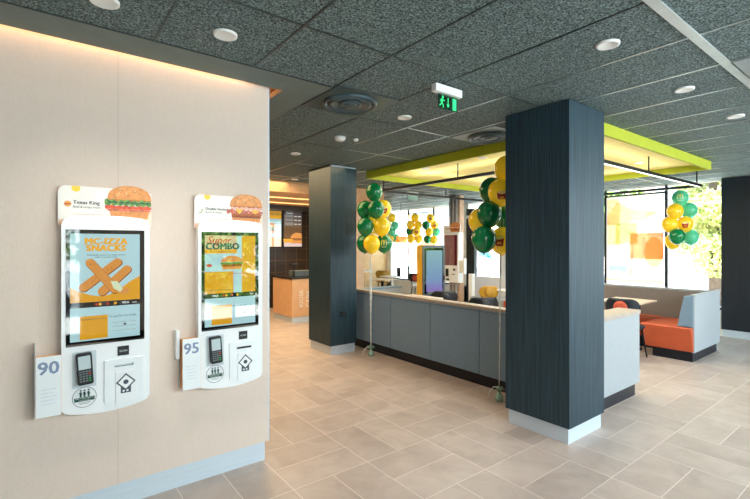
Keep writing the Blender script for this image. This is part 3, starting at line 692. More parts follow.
MB().box(8.08,2.06,0,8.14,5.45,.905,LGREYF).build('back_panel',t,bevel=.006)
t=thing('window_bench',(8.0,6.2,0),'light grey bench backrest along the windows, left of the big pillar','booth seat')
MB().box(8.10,5.5,0,8.2,6.8,.87,mat('pale_grey_wool',(214,216,220),.95,var=.05,scale=160)).build('back_panel',t,bevel=.01)
MB().box(7.6,5.5,.2,8.10,6.4,.46,LGREYF).build('seat',t,bevel=.03,seg=3)
MB().box(7.66,5.52,0,8.08,6.35,.2,KICK).build('kick_board',t)
t=thing('low_partition',(5.5,6.6,0),'low light grey partition behind the first partition, near the far chairs','partition')
MB().box(4.75,6.55,.1,5.72,6.7,.76,LGREYF).build('panel',t,bevel=.01); MB().box(4.8,6.57,0,5.68,6.68,.1,KICK).build('kick_board',t); MB().box(4.74,6.53,.76,5.73,6.72,.785,GREYF).build('top_cap',t,bevel=.004)

# tables
def table(x,y,sx,sy,rz,label,topm,legm,z=.745,square=True):
    t=thing('dining_table',(x,y,0),label,'table',rz=rz)
    MB().box(-sx/2,-sy/2,z-.025,sx/2,sy/2,z,topm).build('tabletop',t,world=False,bevel=.006)
    MB().cyl((0,0,.02),(0,0,z-.025),.035,legm).build('leg',t,world=False)
    MB().lathe([(.19,0),(.19,.012),(.05,.03),(.0001,.03)],(0,0,0),legm,28).build('base',t,world=False)
    return t
table(7.27,2.97,.60,.60,0,'pale square table beside the taupe booth backrest, in front of the window poster',OAK,BLACKM)
table(7.20,4.98,.46,.46,0,'white-topped table just left of the big pillar, in front of the grey window bench',WHITEM,WHITEM)
table(4.90,5.25,.55,.7,.0,'oak table right behind the grey partition, in front of the yellow totem',OAK,BLACKM)
table(6.75,8.45,.5,.5,.3,'small oak table by the far back wall next to the mustard chair',OAK,BLACKM,z=.76)
table(7.4,8.85,.45,.5,0,'small white table at the far windows between the mustard and the dark chair',WHITEM,WHITEM,z=.78)
# chairs
def chair(x,y,rz,label,shell,pad,seatm,z=0,frame=BLACKM,backw=.46,cat='chair',lift=0):
    t=thing('dining_chair',(x,y,z),label,cat,'padded dining chairs',rz)
    # local: front is +X, curved back at -X
    N=18; R_=.30; zc,hh=.70+lift,.115
    def P(s,zz,off): a=s/R_; return (-.02-(R_+off)*math.cos(a)+.05+.0,(R_+off)*math.sin(a),zz)
    m=MB(); v=[];f=[]
    half=backw/2+.02; rings=14
    # capsule-shaped curved shell: grid in (s,z) with capsule envelope
    for off in (0,.022):
        for i in range(N+1):
            s=-half+2*half*i/N
            e=abs(s)-(half-hh); k=hh*math.sqrt(max(0,1-(max(0,e)/hh)**2)); k=max(k,.012)
            for j in range(7): v.append(P(s,zc-k+2*k*j/6,off))
    A=(N+1)*7
    for i in range(N):
        for j in range(6):
            a=i*7+j; f.append((a,a+1,a+8,a+7)); f.append((A+a,A+a+7,A+a+8,A+a+1))
        f.append((i*7,(i+1)*7,A+(i+1)*7,A+i*7)); f.append((i*7+6,A+i*7+6,A+(i+1)*7+6,(i+1)*7+6))
    f.append(tuple(range(7))+tuple(A+j for j in range(6,-1,-1))); e_=N*7; f.append(tuple(e_+j for j in range(6,-1,-1))+tuple(A+e_+j for j in range(7)))
    m.add(v,f,shell,True); m.build('backrest',t,world=False)
    m=MB(); 
    for off,sg in ((.026,1),(-.016,-1)):
        c0=P(0,zc-.005,off); m.lathe([(.088,0),(.088,.012),(.06,.022),(.0001,.026)],c0,pad,24,rot=Matrix.Rotation(-PI/2*sg,3,'Y'))
    m.build('round_pad',t,world=False)
    MB().lathe([(.0001,.425),(.19,.425),(.215,.44),(.215,.462),(.19,.475),(.0001,.478)],(0,0,0),seatm,28).build('seat',t,world=False)
    for sx in (-1,1):
        for sy in (-1,1):
            MB().tube([(sx*.14,sy*.14,.43),(sx*.20,sy*.19,0)],[.013,.010],frame,8).build('leg',t,world=False)
    for sy in (-1,1): MB().tube([(-.14,sy*.13,.43),(-.235,sy*.14,.60),(-.235,sy*.15,.70)],.010,frame,6).build('back_strut',t,world=False)
    return t
chair(6.64,2.72,.10,'navy chair with a rust round pad at the booth table, seen over the partition end',NAVY,RUST,NAVY,backw=.42,lift=.045)
chair(5.65,5.38,.95,'black chair, its curved back just above the partition, left under the third kiosk',BLACK,BLACK,BLACK)
chair(5.58,4.49,.95,'black chair, its curved back above the partition, nearest the big pillar ribbon',BLACK,BLACK,BLACK,lift=-.02)
chair(7.0,5.50,.95,'mustard chair with a round pad by the white-topped table near the big pillar',MUST,MUST,MUST,backw=.34)
chair(8.5,9.0,.5,'navy chair with rust round pad and pale seat by the far windows',NAVY,RUST,WHITEM)
chair(8.58,10.7,.9,'mustard chair in front of the far back wall',MUST,MUST,MUST)
# wall shelf with plant-like dark pot
t=tag(MB().box(6.08,8.35,.95,6.36,8.75,.985,WHITEM).box(6.085,8.4,0,6.16,8.7,.95,mat('dark_wood_cabinet',(70,52,40),.5)).build('wall_shelf'),'white-topped narrow shelf at the far left behind the balloon ribbon','shelf')
tag(MB().lathe([(.0001,0),(.04,0),(.055,.04),(.06,.08),(.045,.11),(.0001,.12)],(6.20,8.55,.986),mat('dark_maroon',(60,24,28),.4),20).build('bowl'),'round dark maroon bowl standing on the white-topped shelf','bowl')
tag(MB().lathe([(.0001,0),(.05,0),(.052,.2),(.045,.22),(.0001,.22)],(7.52,8.72,.781),BLACK,20).build('condiment_pot'),'black cylinder pot on the small white table near the far windows','pot')

# ================================================================= TOTEM (yellow screen)
t=thing('screen_totem',(5.80,5.81,0),'free-standing yellow-sided totem with a tall blue and violet touch screen','screen',rz=-.32)
m=MB(); n=6
def rrect(x0,x1,z0,z1,r,n=5):
    p=[]
    for cx,cz,a0 in ((x1-r,z1-r,0),(x0+r,z1-r,PI/2),(x0+r,z0+r,PI),(x1-r,z0+r,1.5*PI)):
        p+=[(cx+r*math.cos(a0+PI/2*k/n),cz+r*math.sin(a0+PI/2*k/n)) for k in range(n+1)]
    return p
m.prism(rrect(-.23,.23,.0,1.60,.04),lambda u,v:(u,.12,v),lambda u,v:(u,-.10,v),YEL,True); m.build('housing',t,world=False)
MB().prism(rrect(-.225,.225,.55,1.595,.035),lambda u,v:(u,-.10,v),lambda u,v:(u,-.125,v),mat('totem_grey',(66,76,82),.35)).build('front_frame',t,world=False)
MB().box(-.19,-.129,.70,.19,-.126,1.545,lcd('lcd_bezel',(6,8,9),.05)).build('bezel',t,world=False)
m=MB(); f=lambda u,v:(u,-.1305,v)
ss=[(LPUR,.74,.92),(LBLUE,.92,1.22),(CYAN,1.22,1.50)]
gm=bpy.data.materials.new('totem_gradient'); gm.use_nodes=True; N=gm.node_tree.nodes;L=gm.node_tree.links;bb=N['Principled BSDF']
tc=N.new('ShaderNodeTexCoord');sp=N.new('ShaderNodeSeparateXYZ');L.new(tc.outputs['Object'],sp.inputs[0]);mr=N.new('ShaderNodeMapRange');mr.inputs[1].default_value=.72;mr.inputs[2].default_value=1.5;L.new(sp.outputs[2],mr.inputs[0])
rp=N.new('ShaderNodeValToRGB');L.new(mr.outputs[0],rp.inputs[0]);rp.color_ramp.elements[0].color=lin((150,90,210))+(1,);rp.color_ramp.elements[1].color=lin((150,205,215))+(1,);k_=rp.color_ramp.elements.new(.3);k_.color=lin((120,160,215))+(1,)
L.new(rp.outputs[0],bb.inputs['Emission Color']);bb.inputs['Emission Strength'].default_value=.42;bb.inputs['Base Color'].default_value=(.05,.06,.07,1);bb.inputs['Roughness'].default_value=.08
m.box(-.155,-.1300,.74,.17,-.1292,1.50,gm); m.build('display',t,world=False)
m=MB().box(.19,-.14,.95,.225,-.125,1.03,BLACK); m.build('card_reader',t,world=False)

# ================================================================= SERVICE PILLAR + third kiosk
t=thing('kiosk_pole',(7.87,7.03,0),'beige wood post wrapped by three vertical steel pipes carrying the third kiosk','pillar')
MB().box(7.80,6.86,0,7.95,7.20,H-.006,mat('pale_wood_post',(222,186,156),.6,var=.05,scale=6,stretch=(8,8,1))).build('post',t,bevel=.003)
for y in (6.93,7.03,7.13): MB().cyl((7.76,y,0),(7.76,y,H-.006),.028,mat('pale_grey_pipe',(196,196,194),.4),n=14).build('pipe',t)
k3=thing('self_order_kiosk',(7.70,6.55,.72),'third white ordering kiosk with a dark red screen on the pole past the yellow totem','kiosk','self-order kiosks')
def k3parts():
    t=k3; o0=k3.location.copy(); k3.location=(7.70,6.55,.72)
    MB().box(7.55,6.60,.73,7.72,7.07,1.90,WHITEP).build('housing',t,bevel=.02,seg=3)
    MB().box(7.546,6.64,1.13,7.55,7.03,1.83,BURG).build('screen',t)
    m=MB(); m.text('M',lambda a,b_:(7.5445,6.835-a,1.48+b_),.05,lcd('lcd_gold',(236,172,40)),bold=.001); m.build('screen_mark',t)
    m=MB().box(7.53,6.90,.87,7.55,6.98,1.05,BLACK); m.build('card_terminal',t,bevel=.004)
    MB().box(7.545,6.70,1.01,7.55,6.76,1.06,BLACK).build('scanner_window',t)
    m=MB().box(7.541,6.66,.80,7.55,6.84,.97,WHITE2); pd=m.build('printer_door',t,bevel=.003)
    MB().box(7.539,6.70,.92,7.5415,6.80,.935,BLACK).build('receipt_slot',pd)
    MB().box(7.545,6.88,.78,7.55,6.98,.82,INKG).build('sticker',t)
    m=MB().box(7.58,6.58,1.86,7.60,7.09,2.06,TOPW)
    F=lambda l:(lambda u,v:(7.579-.0008*l,7.09-u,v))
    burger(m,lambda l:F(l),.36,2.0,.30,.24,1)
    n=16; m.prism([(.36+.15*math.cos(PI*k/n),2.0+.029+.096*math.sin(PI*k/n)**.8) for k in range(n+1)],lambda u,v:(7.60,7.09-u,v),lambda u,v:(7.579,7.09-u,v),BUN)
    m.text('Smoky',lambda a,b_:(7.577,6.97-a,1.98+b_),.04,INK); m.build('topper_sign',t); k3.location=o0+Vector((0,.08,0))
k3parts()
t=thing('table_number_rack',(7.62,6.55,.95),'white rack of table number cards on the near side of the third kiosk','number rack')
MB().box(7.58,6.44,.95,7.66,6.45,1.30,WHITEP).box(7.60,6.45,1.02,7.64,6.58,1.2,WHITE2).build('holder',t,bevel=.003); MB().box(7.57,6.46,.97,7.58,6.57,1.25,WHITEPR).build('front_card',t); t.location.y+=.10
# bin / white post below the kiosk
tag(MB().box(7.68,6.40,0,7.78,6.50,.95,WHITEM).build('cable_post',bevel=.004),'slim white post standing right below the third kiosk','post')

# pendant sign at the far side
t=thing('pendant_lamp',(8.0,9.15,1.66),'small glowing orange pendant box on a thin rod left of the far window bunches','pendant lamp')
MB().box(7.82,9.06,1.66,8.12,9.24,1.84,mat('amber_shade',(236,140,60),.4,var=.3,scale=6,emit=1.0)).build('shade',t,bevel=.01)
MB().cyl((7.97,9.15,1.84),(7.97,9.15,H-.004),.008,BLACKM,n=6).build('rod',t)

# ================================================================= WINDOW POSTERS / STICKERS
t=thing('window_poster',(X1+.03,3.785,.9),'large translucent window poster with orange and green squares behind the booth','poster')
X=X1+.035
def rect(mb,y0,y1,z0,z1,m,l=0): mb.face([(y0,z0),(y1,z0),(y1,z1),(y0,z1)],lambda u,v:(X-.001*l,u,v),m)
m=MB(); rect(m,3.25,4.32,.5,2.6,film('film_peach',(255,238,226),.5)); m.build('film',t)
m=MB(); rect(m,3.25,3.86,1.32,1.84,film('film_orange',(255,166,122),.5),1); rect(m,3.72,4.14,1.62,2.05,film('film_green',(200,226,160),.5),2); rect(m,3.25,3.55,1.75,2.58,film('film_mint',(232,246,238),.5),3); rect(m,4.05,4.3,1.6,2.55,film('film_apricot',(255,222,180),.5),1); rect(m,3.8,4.28,.98,1.45,film('film_grey',(222,232,226),.5),4)
rect(m,3.25,4.32,.86,.9,film('film_apricot2',(255,214,160),.6),5)
m.face([(4.30,2.2),(4.30,2.0),(3.6,2.1),(3.35,2.25),(3.8,2.3),(4.1,2.5)],lambda u,v:(X-.006,u,v),film('film_apricot',(255,222,180),.5))
m.face([(3.42+.17*math.cos(2*PI*k/16),1.46+.30*math.sin(2*PI*k/16)) for k in range(16)],lambda u,v:(X-.007,u,v),film('film_orange2',(255,200,150),.4))
WF=film('film_white',(255,255,250),.75)
stroke(m,[(3.98,1.05),(3.55,1.05)],.10,lambda u,v:(X-.008,u,v),WF); stroke(m,[(3.6,1.05),(3.6,1.75)],.05,lambda u,v:(X-.009,u,v),WF); stroke(m,[(3.8,1.25),(3.8,1.8),(3.7,1.9)],.05,lambda u,v:(X-.010,u,v),WF); stroke(m,[(3.9,1.9),(3.72,1.75)],.12,lambda u,v:(X-.011,u,v),WF)
stroke(m,[(4.25,1.12),(3.9,1.12)],.12,lambda u,v:(X-.0125,u,v),film('film_paleblue',(200,228,240),.6)); stroke(m,[(3.84,1.18),(3.84,.95)],.02,lambda u,v:(X-.0125,u,v),film('film_wood',(220,180,140),.6))
m.build('printed_shapes',t)
t=thing('window_poster',(X1+.03,10.05,.9),'pale orange and yellow window poster behind the two far balloon bunches','poster')
m=MB(); rect(m,9.5,10.6,.9,2.58,film('film_rose',(255,230,220),.5)); rect(m,9.5,10.0,1.25,1.75,film('film_orange3',(255,196,160),.5),1); rect(m,10.1,10.5,1.0,1.5,film('film_lemon',(255,244,190),.5),1); rect(m,9.5,10.6,2.52,2.58,film('film_apricot2',(255,214,160),.6),2); m.build('film',t)
m=MB(); BLF=film('film_blue',(130,190,226),.6)
for a in ([(7.3,1.25),(7.55,1.5),(7.62,1.25)],[(7.15,1.1),(7.42,1.55),(7.45,1.3)],[(7.4,1.42),(7.7,1.4),(7.75,1.15),(7.62,1.3)],[(7.45,1.5),(7.5,1.66),(7.58,1.5)]):
    m.face(a,lambda u,v:(X1+.03-.001*a[0][0]*.1,u,v),BLF)
tag(m.build('window_sticker'),'blue bird-like sticker on the window left of the big pillar','sticker')

# ================================================================= KITCHEN
BOXM=mat('counter_sand_laminate',(222,176,130),.4,var=.03)
t=thing('cash_counter',(4.9,8.5,0),'sand-coloured counter lettered KIOSK CASH in front of the dark tiled wall','counter')
MB().box(4.09,8.06,.12,5.48,8.98,.90,BOXM).build('body',t,bevel=.003); MB().box(4.11,8.08,0,5.46,8.96,.12,ALU).build('kick_board',t); MB().box(4.07,8.04,.90,5.49,9.0,.935,mat('dark_stone_top',(40,34,32),.2)).build('worktop',t,bevel=.003)
m=MB(); m.text('KIOSK',lambda x,y:(4.30-y,8.0585,.50+x),.13,WHITEPR,bold=.001); m.text('CASH',lambda x,y:(4.46-y,8.0585,.47+x),.13,WHITEPR,bold=.001); m.build('lettering',t)
tag(MB().box(4.28,8.30,.936,4.75,8.6,1.05,mat('grey_tray',(92,104,108),.3)).build('grey_tray_box',bevel=.01),'grey low box standing on the cash counter','box')
t=thing('pump_dispenser',(4.2,8.2,.936),'black pump on a thin stem on the left of the cash counter','dispenser'); MB().cyl((4.2,8.2,.936),(4.2,8.2,1.20),.013,BLACK,n=10).build('stem',t); MB().box(4.12,8.15,1.18,4.28,8.25,1.21,BLACK).build('head',t,bevel=.004)
t=thing('soap_bottle',(4.72,8.16,.936),'chrome bottle with a spout at the right of the cash counter','bottle'); MB().lathe([(.0001,0),(.045,0),(.048,.14),(.02,.18),(.02,.2),(.0001,.2)],(4.72,8.16,.936),STEEL,18).build('body',t); MB().tube([(4.72,8.16,1.13),(4.72,8.16,1.20),(4.66,8.13,1.20)],.012,STEEL,8).build('spout',t)
def menu(x0,x1,label,kind):
    t=thing('menu_screen',((x0+x1)/2,10.25,1.56),label,'menu screen','menu screens over the kitchen')
    MB().box(x0,10.22,1.53,x1,10.395,2.50,BLACK).build('casing',t,bevel=.004)
    m=MB(); f=lambda l:(lambda u,v:(u,10.219-.001*l,v)); a,b_=x0+.03,x1-.03
    q=lambda u0,u1,z0,z1,l,mm: m.face([(u0,z0),(u1,z0),(u1,z1),(u0,z1)],f(l),mm)
    if kind==0:
        q(a,b_,1.56,1.80,0,GOLD2); q(a,b_,1.80,2.26,0,CYAN); q(a,b_,2.26,2.46,0,GOLD2); m.text('SNACKS',lambda x,y:f(2)(b_-.2+x,2.38+y),.10,LTEAL,bold=.001)
        cx=b_-.28
        m.face([(cx+.16*math.cos(PI*k/10),2.04+.12*math.sin(PI*k/10)) for k in range(11)],f(2),BUNL); q(cx-.17,cx+.17,2.0,2.045,2,LIMEL); q(cx-.15,cx+.15,1.95,2.0,2,BROWN2); q(cx-.15,cx+.15,1.90,1.95,2,BUNL)
    else:
        q(a,b_,1.56,2.46,0,lcd('lcd_night',(36,24,22),.5)); q(a,b_,1.56,1.74,1,lcd('lcd_table',(208,196,200),.6)); q(a,b_,2.08,2.46,1,lcd('lcd_slate',(58,70,78),.5))
        m.text('Snacks',lambda x,y:f(2)(a+.16+x,2.42+y),.07,LWH,bold=.001)
        for r_ in range(3):
            q(a+.02,a+.26,2.11+.10*r_,2.18+.10*r_,2,lcd('lcd_greycard',(120,134,140),.5))
            for c_ in range(2): stroke(m,[(a+.29+.11*c_,2.14+.1*r_),(a+.37+.11*c_,2.14+.1*r_)],.02,f(2),LWH)
        cx=b_-.12
        m.face([(cx+.2*math.cos(PI*k/10)if cx+.2*math.cos(PI*k/10)<b_ else b_,1.78+.14*math.sin(PI*k/10)) for k in range(11)],f(3),BUNL); q(cx-.2,b_,1.72,1.78,3,BROWN2); q(cx-.2,b_,1.64,1.72,3,BUNL); q(cx-.4,cx-.15,1.66,1.76,4,GOLD)
    m.build('display',t)
menu(4.34,4.91,'menu screen with a yellow and blue page, cut by the kiosk wall end',0); menu(4.925,5.49,'menu screen with a dark page listing snacks and a burger, right of the yellow one',1)

# ================================================================= BALLOONS
GOLDW=mat('print_pale_fries',(255,238,170),.4)
ARCH=mat('print_arches',(236,214,90),.4,emit=.1)
def wrap(o_mb,center,r,pts_list,view):
    # drape 2D marks (a right, b up, in radii) over the balloon on the side facing 'view'
    f_=view.normalized(); up=Vector((0,0,1)); ri=f_.cross(up).normalized(); ri=-ri
    up2=ri.cross(f_)*-1
    if up2.z<0: up2=-up2
    for pts,m,l in pts_list:
        vs=[]
        for a,b_ in pts:
            d=(f_+ri*a+up2*b_).normalized(); vs.append(center+Vector((d.x*r,d.y*r,d.z*r*1.08))*(1.006+.004*l))
        o_mb.add(vs,[tuple(range(len(vs)))],m)
def stroke_pts(pts,w):
    out=[]
    for a,b_ in zip(pts[:-1],pts[1:]):
        d=Vector((b_[0]-a[0],b_[1]-a[1])); n=Vector((-d.y,d.x)).normalized()*w/2
        out.append([(a[0]-n.x,a[1]-n.y),(b_[0]-n.x,b_[1]-n.y),(b_[0]+n.x,b_[1]+n.y),(a[0]+n.x,a[1]+n.y)])
    return out
def balloon(c,r,colr,label,group,mark=None,mdir=(0,0)):
    t=thing('balloon',(c.x,c.y,c.z-r*1.25),label,'balloon',group)
    M_={'g':GREEN_B,'y':YELLOW_B,'l':GREEN_L}[colr]
    prof=[]; n=14
    for i in range(n+1):
        a=PI*i/n; zz=-math.cos(a); rr_=math.sin(a)
        if zz<0: rr_*=1-.10*zz*zz; zz*=1.16
        prof.append((max(r*rr_,1e-5),c.z*0+r*zz*1.05))
    m=MB(); m.lathe(prof,(c.x,c.y,c.z),M_,24); m.build('envelope',t)
    kz=c.z-r*1.215
    MB().lathe([(.004,.012),(.007,0),(.012,-.012),(.006,-.014)],(c.x,c.y,kz),M_,10).build('knot',t)
    if mark:
        view=Vector((-c.x,-c.y,EYE-c.z)).normalized(); ri=Vector((FW[1],-FW[0],0)); view=(view+ri*mdir[0]+Vector((0,0,1))*mdir[1]).normalized()
        m=MB()
        if mark=='M':
            arc=[]
            for s in (-1,1):
                arc+=stroke_pts([(s*.155+.155*math.cos(PI*k/10),-.22+.62*math.sin(PI*k/10)**.75) for k in range(11)],.085)
            pass
            L_=[([(a,b_) for a,b_ in q],ARCH,1) for q in arc]+[(q,WHITEPR,1) for q in stroke_pts([(-.34,-.42),(-.1,-.42),(.1,-.42),(.34,-.42)],.06)]
            wrap(m,c,r,L_,view)
        else:
            L_=[]
            tp=lambda a: .02+.09*abs(a/.3)**1.5
            for k in range(8):
                a0,a1=-1+k/4,-1+(k+1)/4
                for j in range(5):
                    q=lambda a,v: (a*(.22+.09*v),-.38+(tp(a*.3)+.38)*v)
                    L_.append(([q(a0,j/5),q(a1,j/5),q(a1,(j+1)/5),q(a0,(j+1)/5)],RED,2))
            for k in range(6): a=-.2+.08*k; L_.append(([(a-.03,0),(a+.03,0),(a+.035,.20+.04*(k%2)),(a-.025,.20+.04*(k%2))],GOLDW,1))
            for s in (-1,1): L_+=[(q,GOLDP,3) for q in stroke_pts([(s*.06+.05*math.cos(PI*k/5),-.24+.12*math.sin(PI*k/5)) for k in range(6)],.03)]
            wrap(m,c,r,[([(a*1.35,b_*1.35+.05) for a,b_ in q],mm,l) for q,mm,l in L_],view)
        m.build('printed_mark',t)
    return Vector((c.x,c.y,kz-.01))
def bunch(d,items,rr,group,tie,foot,weight,rib_label,w_label=None,wob=.02,rr2=.0028,ns=3):
    ends=[]
    for (px,py,dz,colr,mark,lab,*md) in items:
        c=dep(px,py,d+dz); ends.append(balloon(c,rr*(1+dz/d),colr,lab,group,mark,md[0] if md else (0,0)))
    m=MB(); rn=random.Random(len(items))
    for e in ends: 
        m.tube([e,(e+tie*2)/3+Vector((0,0,-.01)),tie],.0016,RIB,4)
    for s in range(ns):
        pts=[]
        for k in range(13):
            q=tie.lerp(foot,k/12); a=wob*math.sin(PI*k/12)
            pts.append(q+Vector((a*math.sin(k*1.3+s*2.1),a*math.cos(k*1.1+s*2.1),0)))
        m.tube(pts,rr2,RIB,4)
    if weight: # curled tail
        m.tube([foot+Vector((0,0,.02)),foot+Vector((-.05,.03,.03)),foot+Vector((-.09,.05,-.02)),foot+Vector((-.10,.06,-.07))],.004,RIB,4)
    tag(m.build('balloon_ribbon',keep=True),rib_label,'ribbon','balloon ribbons')
    if weight:
        x,y=foot.x,foot.y
        t=thing('balloon_weight',(x,y,0),w_label,'balloon weight','balloon weights')
        w_=MB(); w_.lathe([(.0001,0),(.035,.002),(.042,.03),(.036,.06),(.014,.085),(.010,.10),(.0001,.10)],(0,0,0),FOIL,14)
        w_.build('foil_body',t,world=False)
        w_=MB(); rn=random.Random(5)
        for k in range(16):
            a=k*2.4; e=.03+.025*rn.random(); w_.tube([(0,0,.09),(e*.6*math.cos(a),e*.6*math.sin(a),.12+.03*rn.random()),(e*1.3*math.cos(a),e*1.3*math.sin(a),.10+.05*rn.random())],[.004,.006,.001],FOIL,4)
        w_.build('foil_tuft',t,world=False)
def ground(v): return Vector((v.x,v.y,.01))
GA='balloons of the bunch before the grey partition by the slimmer pillar'
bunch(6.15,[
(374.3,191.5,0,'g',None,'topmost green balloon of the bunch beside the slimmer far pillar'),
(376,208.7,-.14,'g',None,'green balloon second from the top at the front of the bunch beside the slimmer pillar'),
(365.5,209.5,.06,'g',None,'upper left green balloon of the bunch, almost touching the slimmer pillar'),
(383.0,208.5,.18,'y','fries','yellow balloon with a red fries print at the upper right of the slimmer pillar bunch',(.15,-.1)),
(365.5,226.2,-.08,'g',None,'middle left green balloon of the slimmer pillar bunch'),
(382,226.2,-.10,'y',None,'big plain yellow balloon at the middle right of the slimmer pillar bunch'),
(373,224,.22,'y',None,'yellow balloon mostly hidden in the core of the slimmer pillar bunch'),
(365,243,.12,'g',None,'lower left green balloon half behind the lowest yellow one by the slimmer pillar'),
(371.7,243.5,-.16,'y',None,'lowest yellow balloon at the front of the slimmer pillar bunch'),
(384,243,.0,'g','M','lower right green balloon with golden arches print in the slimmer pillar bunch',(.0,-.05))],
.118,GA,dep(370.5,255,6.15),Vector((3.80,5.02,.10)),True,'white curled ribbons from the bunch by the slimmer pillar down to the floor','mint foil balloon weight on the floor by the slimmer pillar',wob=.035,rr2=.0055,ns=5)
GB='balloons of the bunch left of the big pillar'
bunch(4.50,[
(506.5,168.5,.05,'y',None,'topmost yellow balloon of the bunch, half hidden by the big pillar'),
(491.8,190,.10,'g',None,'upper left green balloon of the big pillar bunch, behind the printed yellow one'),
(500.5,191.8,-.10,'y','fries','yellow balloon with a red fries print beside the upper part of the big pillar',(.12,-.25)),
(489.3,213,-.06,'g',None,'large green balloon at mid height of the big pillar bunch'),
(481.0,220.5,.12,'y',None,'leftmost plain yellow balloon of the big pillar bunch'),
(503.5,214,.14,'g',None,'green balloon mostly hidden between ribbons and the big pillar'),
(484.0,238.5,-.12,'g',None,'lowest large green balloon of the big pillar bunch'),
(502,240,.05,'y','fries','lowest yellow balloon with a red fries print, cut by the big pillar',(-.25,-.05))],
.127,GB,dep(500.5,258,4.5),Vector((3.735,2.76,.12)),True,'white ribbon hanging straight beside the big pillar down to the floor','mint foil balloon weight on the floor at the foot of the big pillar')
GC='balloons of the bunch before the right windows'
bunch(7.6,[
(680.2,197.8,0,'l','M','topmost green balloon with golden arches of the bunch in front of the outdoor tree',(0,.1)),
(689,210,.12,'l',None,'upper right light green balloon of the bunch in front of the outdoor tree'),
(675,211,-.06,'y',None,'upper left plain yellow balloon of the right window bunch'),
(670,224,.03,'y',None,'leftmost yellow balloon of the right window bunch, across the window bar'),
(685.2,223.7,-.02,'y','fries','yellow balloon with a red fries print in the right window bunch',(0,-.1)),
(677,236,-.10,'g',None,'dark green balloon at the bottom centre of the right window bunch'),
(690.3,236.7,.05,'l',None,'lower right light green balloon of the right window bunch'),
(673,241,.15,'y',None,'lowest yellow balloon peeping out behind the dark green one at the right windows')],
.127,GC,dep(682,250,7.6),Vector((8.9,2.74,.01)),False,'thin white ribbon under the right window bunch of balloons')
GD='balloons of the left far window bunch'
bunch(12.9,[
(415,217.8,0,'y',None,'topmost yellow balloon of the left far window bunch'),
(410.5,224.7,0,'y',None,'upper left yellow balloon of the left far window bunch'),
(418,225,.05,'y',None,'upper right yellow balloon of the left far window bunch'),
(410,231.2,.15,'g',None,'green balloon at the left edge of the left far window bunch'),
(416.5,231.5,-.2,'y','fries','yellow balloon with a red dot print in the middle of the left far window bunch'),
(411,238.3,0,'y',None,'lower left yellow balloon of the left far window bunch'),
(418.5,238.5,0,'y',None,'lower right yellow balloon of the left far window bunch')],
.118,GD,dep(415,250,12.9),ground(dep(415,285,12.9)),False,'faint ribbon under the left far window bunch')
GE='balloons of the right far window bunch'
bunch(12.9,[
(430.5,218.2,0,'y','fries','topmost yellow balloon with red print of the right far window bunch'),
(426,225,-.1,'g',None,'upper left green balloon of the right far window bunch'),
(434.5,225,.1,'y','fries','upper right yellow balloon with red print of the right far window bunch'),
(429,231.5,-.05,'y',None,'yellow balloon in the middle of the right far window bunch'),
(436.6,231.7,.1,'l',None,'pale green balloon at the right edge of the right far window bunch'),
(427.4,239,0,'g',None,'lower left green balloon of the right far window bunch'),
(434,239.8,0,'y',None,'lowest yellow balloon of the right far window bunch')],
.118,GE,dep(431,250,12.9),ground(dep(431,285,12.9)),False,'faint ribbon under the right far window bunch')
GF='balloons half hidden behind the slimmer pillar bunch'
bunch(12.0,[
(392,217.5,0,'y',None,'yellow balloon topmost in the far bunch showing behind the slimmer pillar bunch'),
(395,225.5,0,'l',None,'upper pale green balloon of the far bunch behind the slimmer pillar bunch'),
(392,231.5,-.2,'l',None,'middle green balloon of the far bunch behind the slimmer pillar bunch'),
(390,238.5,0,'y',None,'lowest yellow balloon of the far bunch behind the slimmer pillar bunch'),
(395.5,238,.15,'l',None,'lowest pale green balloon of the far bunch behind the slimmer pillar bunch')],
.108,GF,dep(393,248,12),ground(dep(393,280,12)),False,'faint ribbon under the far bunch behind the slimmer pillar')

# ================================================================= OUTSIDE
struct(MB().box(X1+.2,-40,-.25,60,60,-.12,PAVE).box(-40,-40,-.25,X1+.2,Y0-.2,-.12,PAVE),'ground')
struct(MB().box(-40,-16,-.119,60,-11,-.10,ROADM).box(20,-40,-.119,26,60,-.10,ROADM),'ground_road')
def tree(x,y,h,rad,label,m,seed,n=2600,low=.25,leaf=.16):
    rn=random.Random(seed); t=thing('tree',(x,y,-.12),label,'tree','trees outside the windows')
    MB().tube([(0,0,0),(.05,.03,h*.3),(-.04,.05,h*.6),(0,0,h*.85)],[.16,.13,.09,.03],BARK,8).build('trunk',t,world=False)
    cl=[(rn.uniform(-1,1)*rad*.6,rn.uniform(-1,1)*rad*.6,h*(low+(.95-low)*rn.random()),rad*rn.uniform(.35,.55)) for _ in range(16)]
    m_=MB(); i=m_.mi(m); vs=[];fs=[]
    for k in range(n):
        c=cl[k%16]; d=Vector((rn.gauss(0,1),rn.gauss(0,1),rn.gauss(0,1))).normalized()*c[3]*rn.uniform(.55,1.05)
        p=Vector((c[0],c[1],c[2]))+d; a=Vector((rn.gauss(0,1),rn.gauss(0,1),rn.gauss(0,1))).normalized()*leaf; b_=a.orthogonal().normalized()*leaf*.6
        q=len(vs); vs+=[p-a,p-b_,p+a,p+b_]; fs.append((q,q+1,q+2,q+3))
    m_.add(vs,fs,m); m_.build('foliage',t,world=False)
tree(15.2,3.9,6.5,1.5,'leafy yellow-green tree outside the right window beside the backlit pillar',LEAF2,1,low=.2,leaf=.075,n=14000)
tree(19,9,5.0,1.7,'dim green tree farther outside behind the right window balloons',LEAF,2,low=.2)
tree(34,50,6,2.2,'green tree far outside the left windows',LEAF,3)
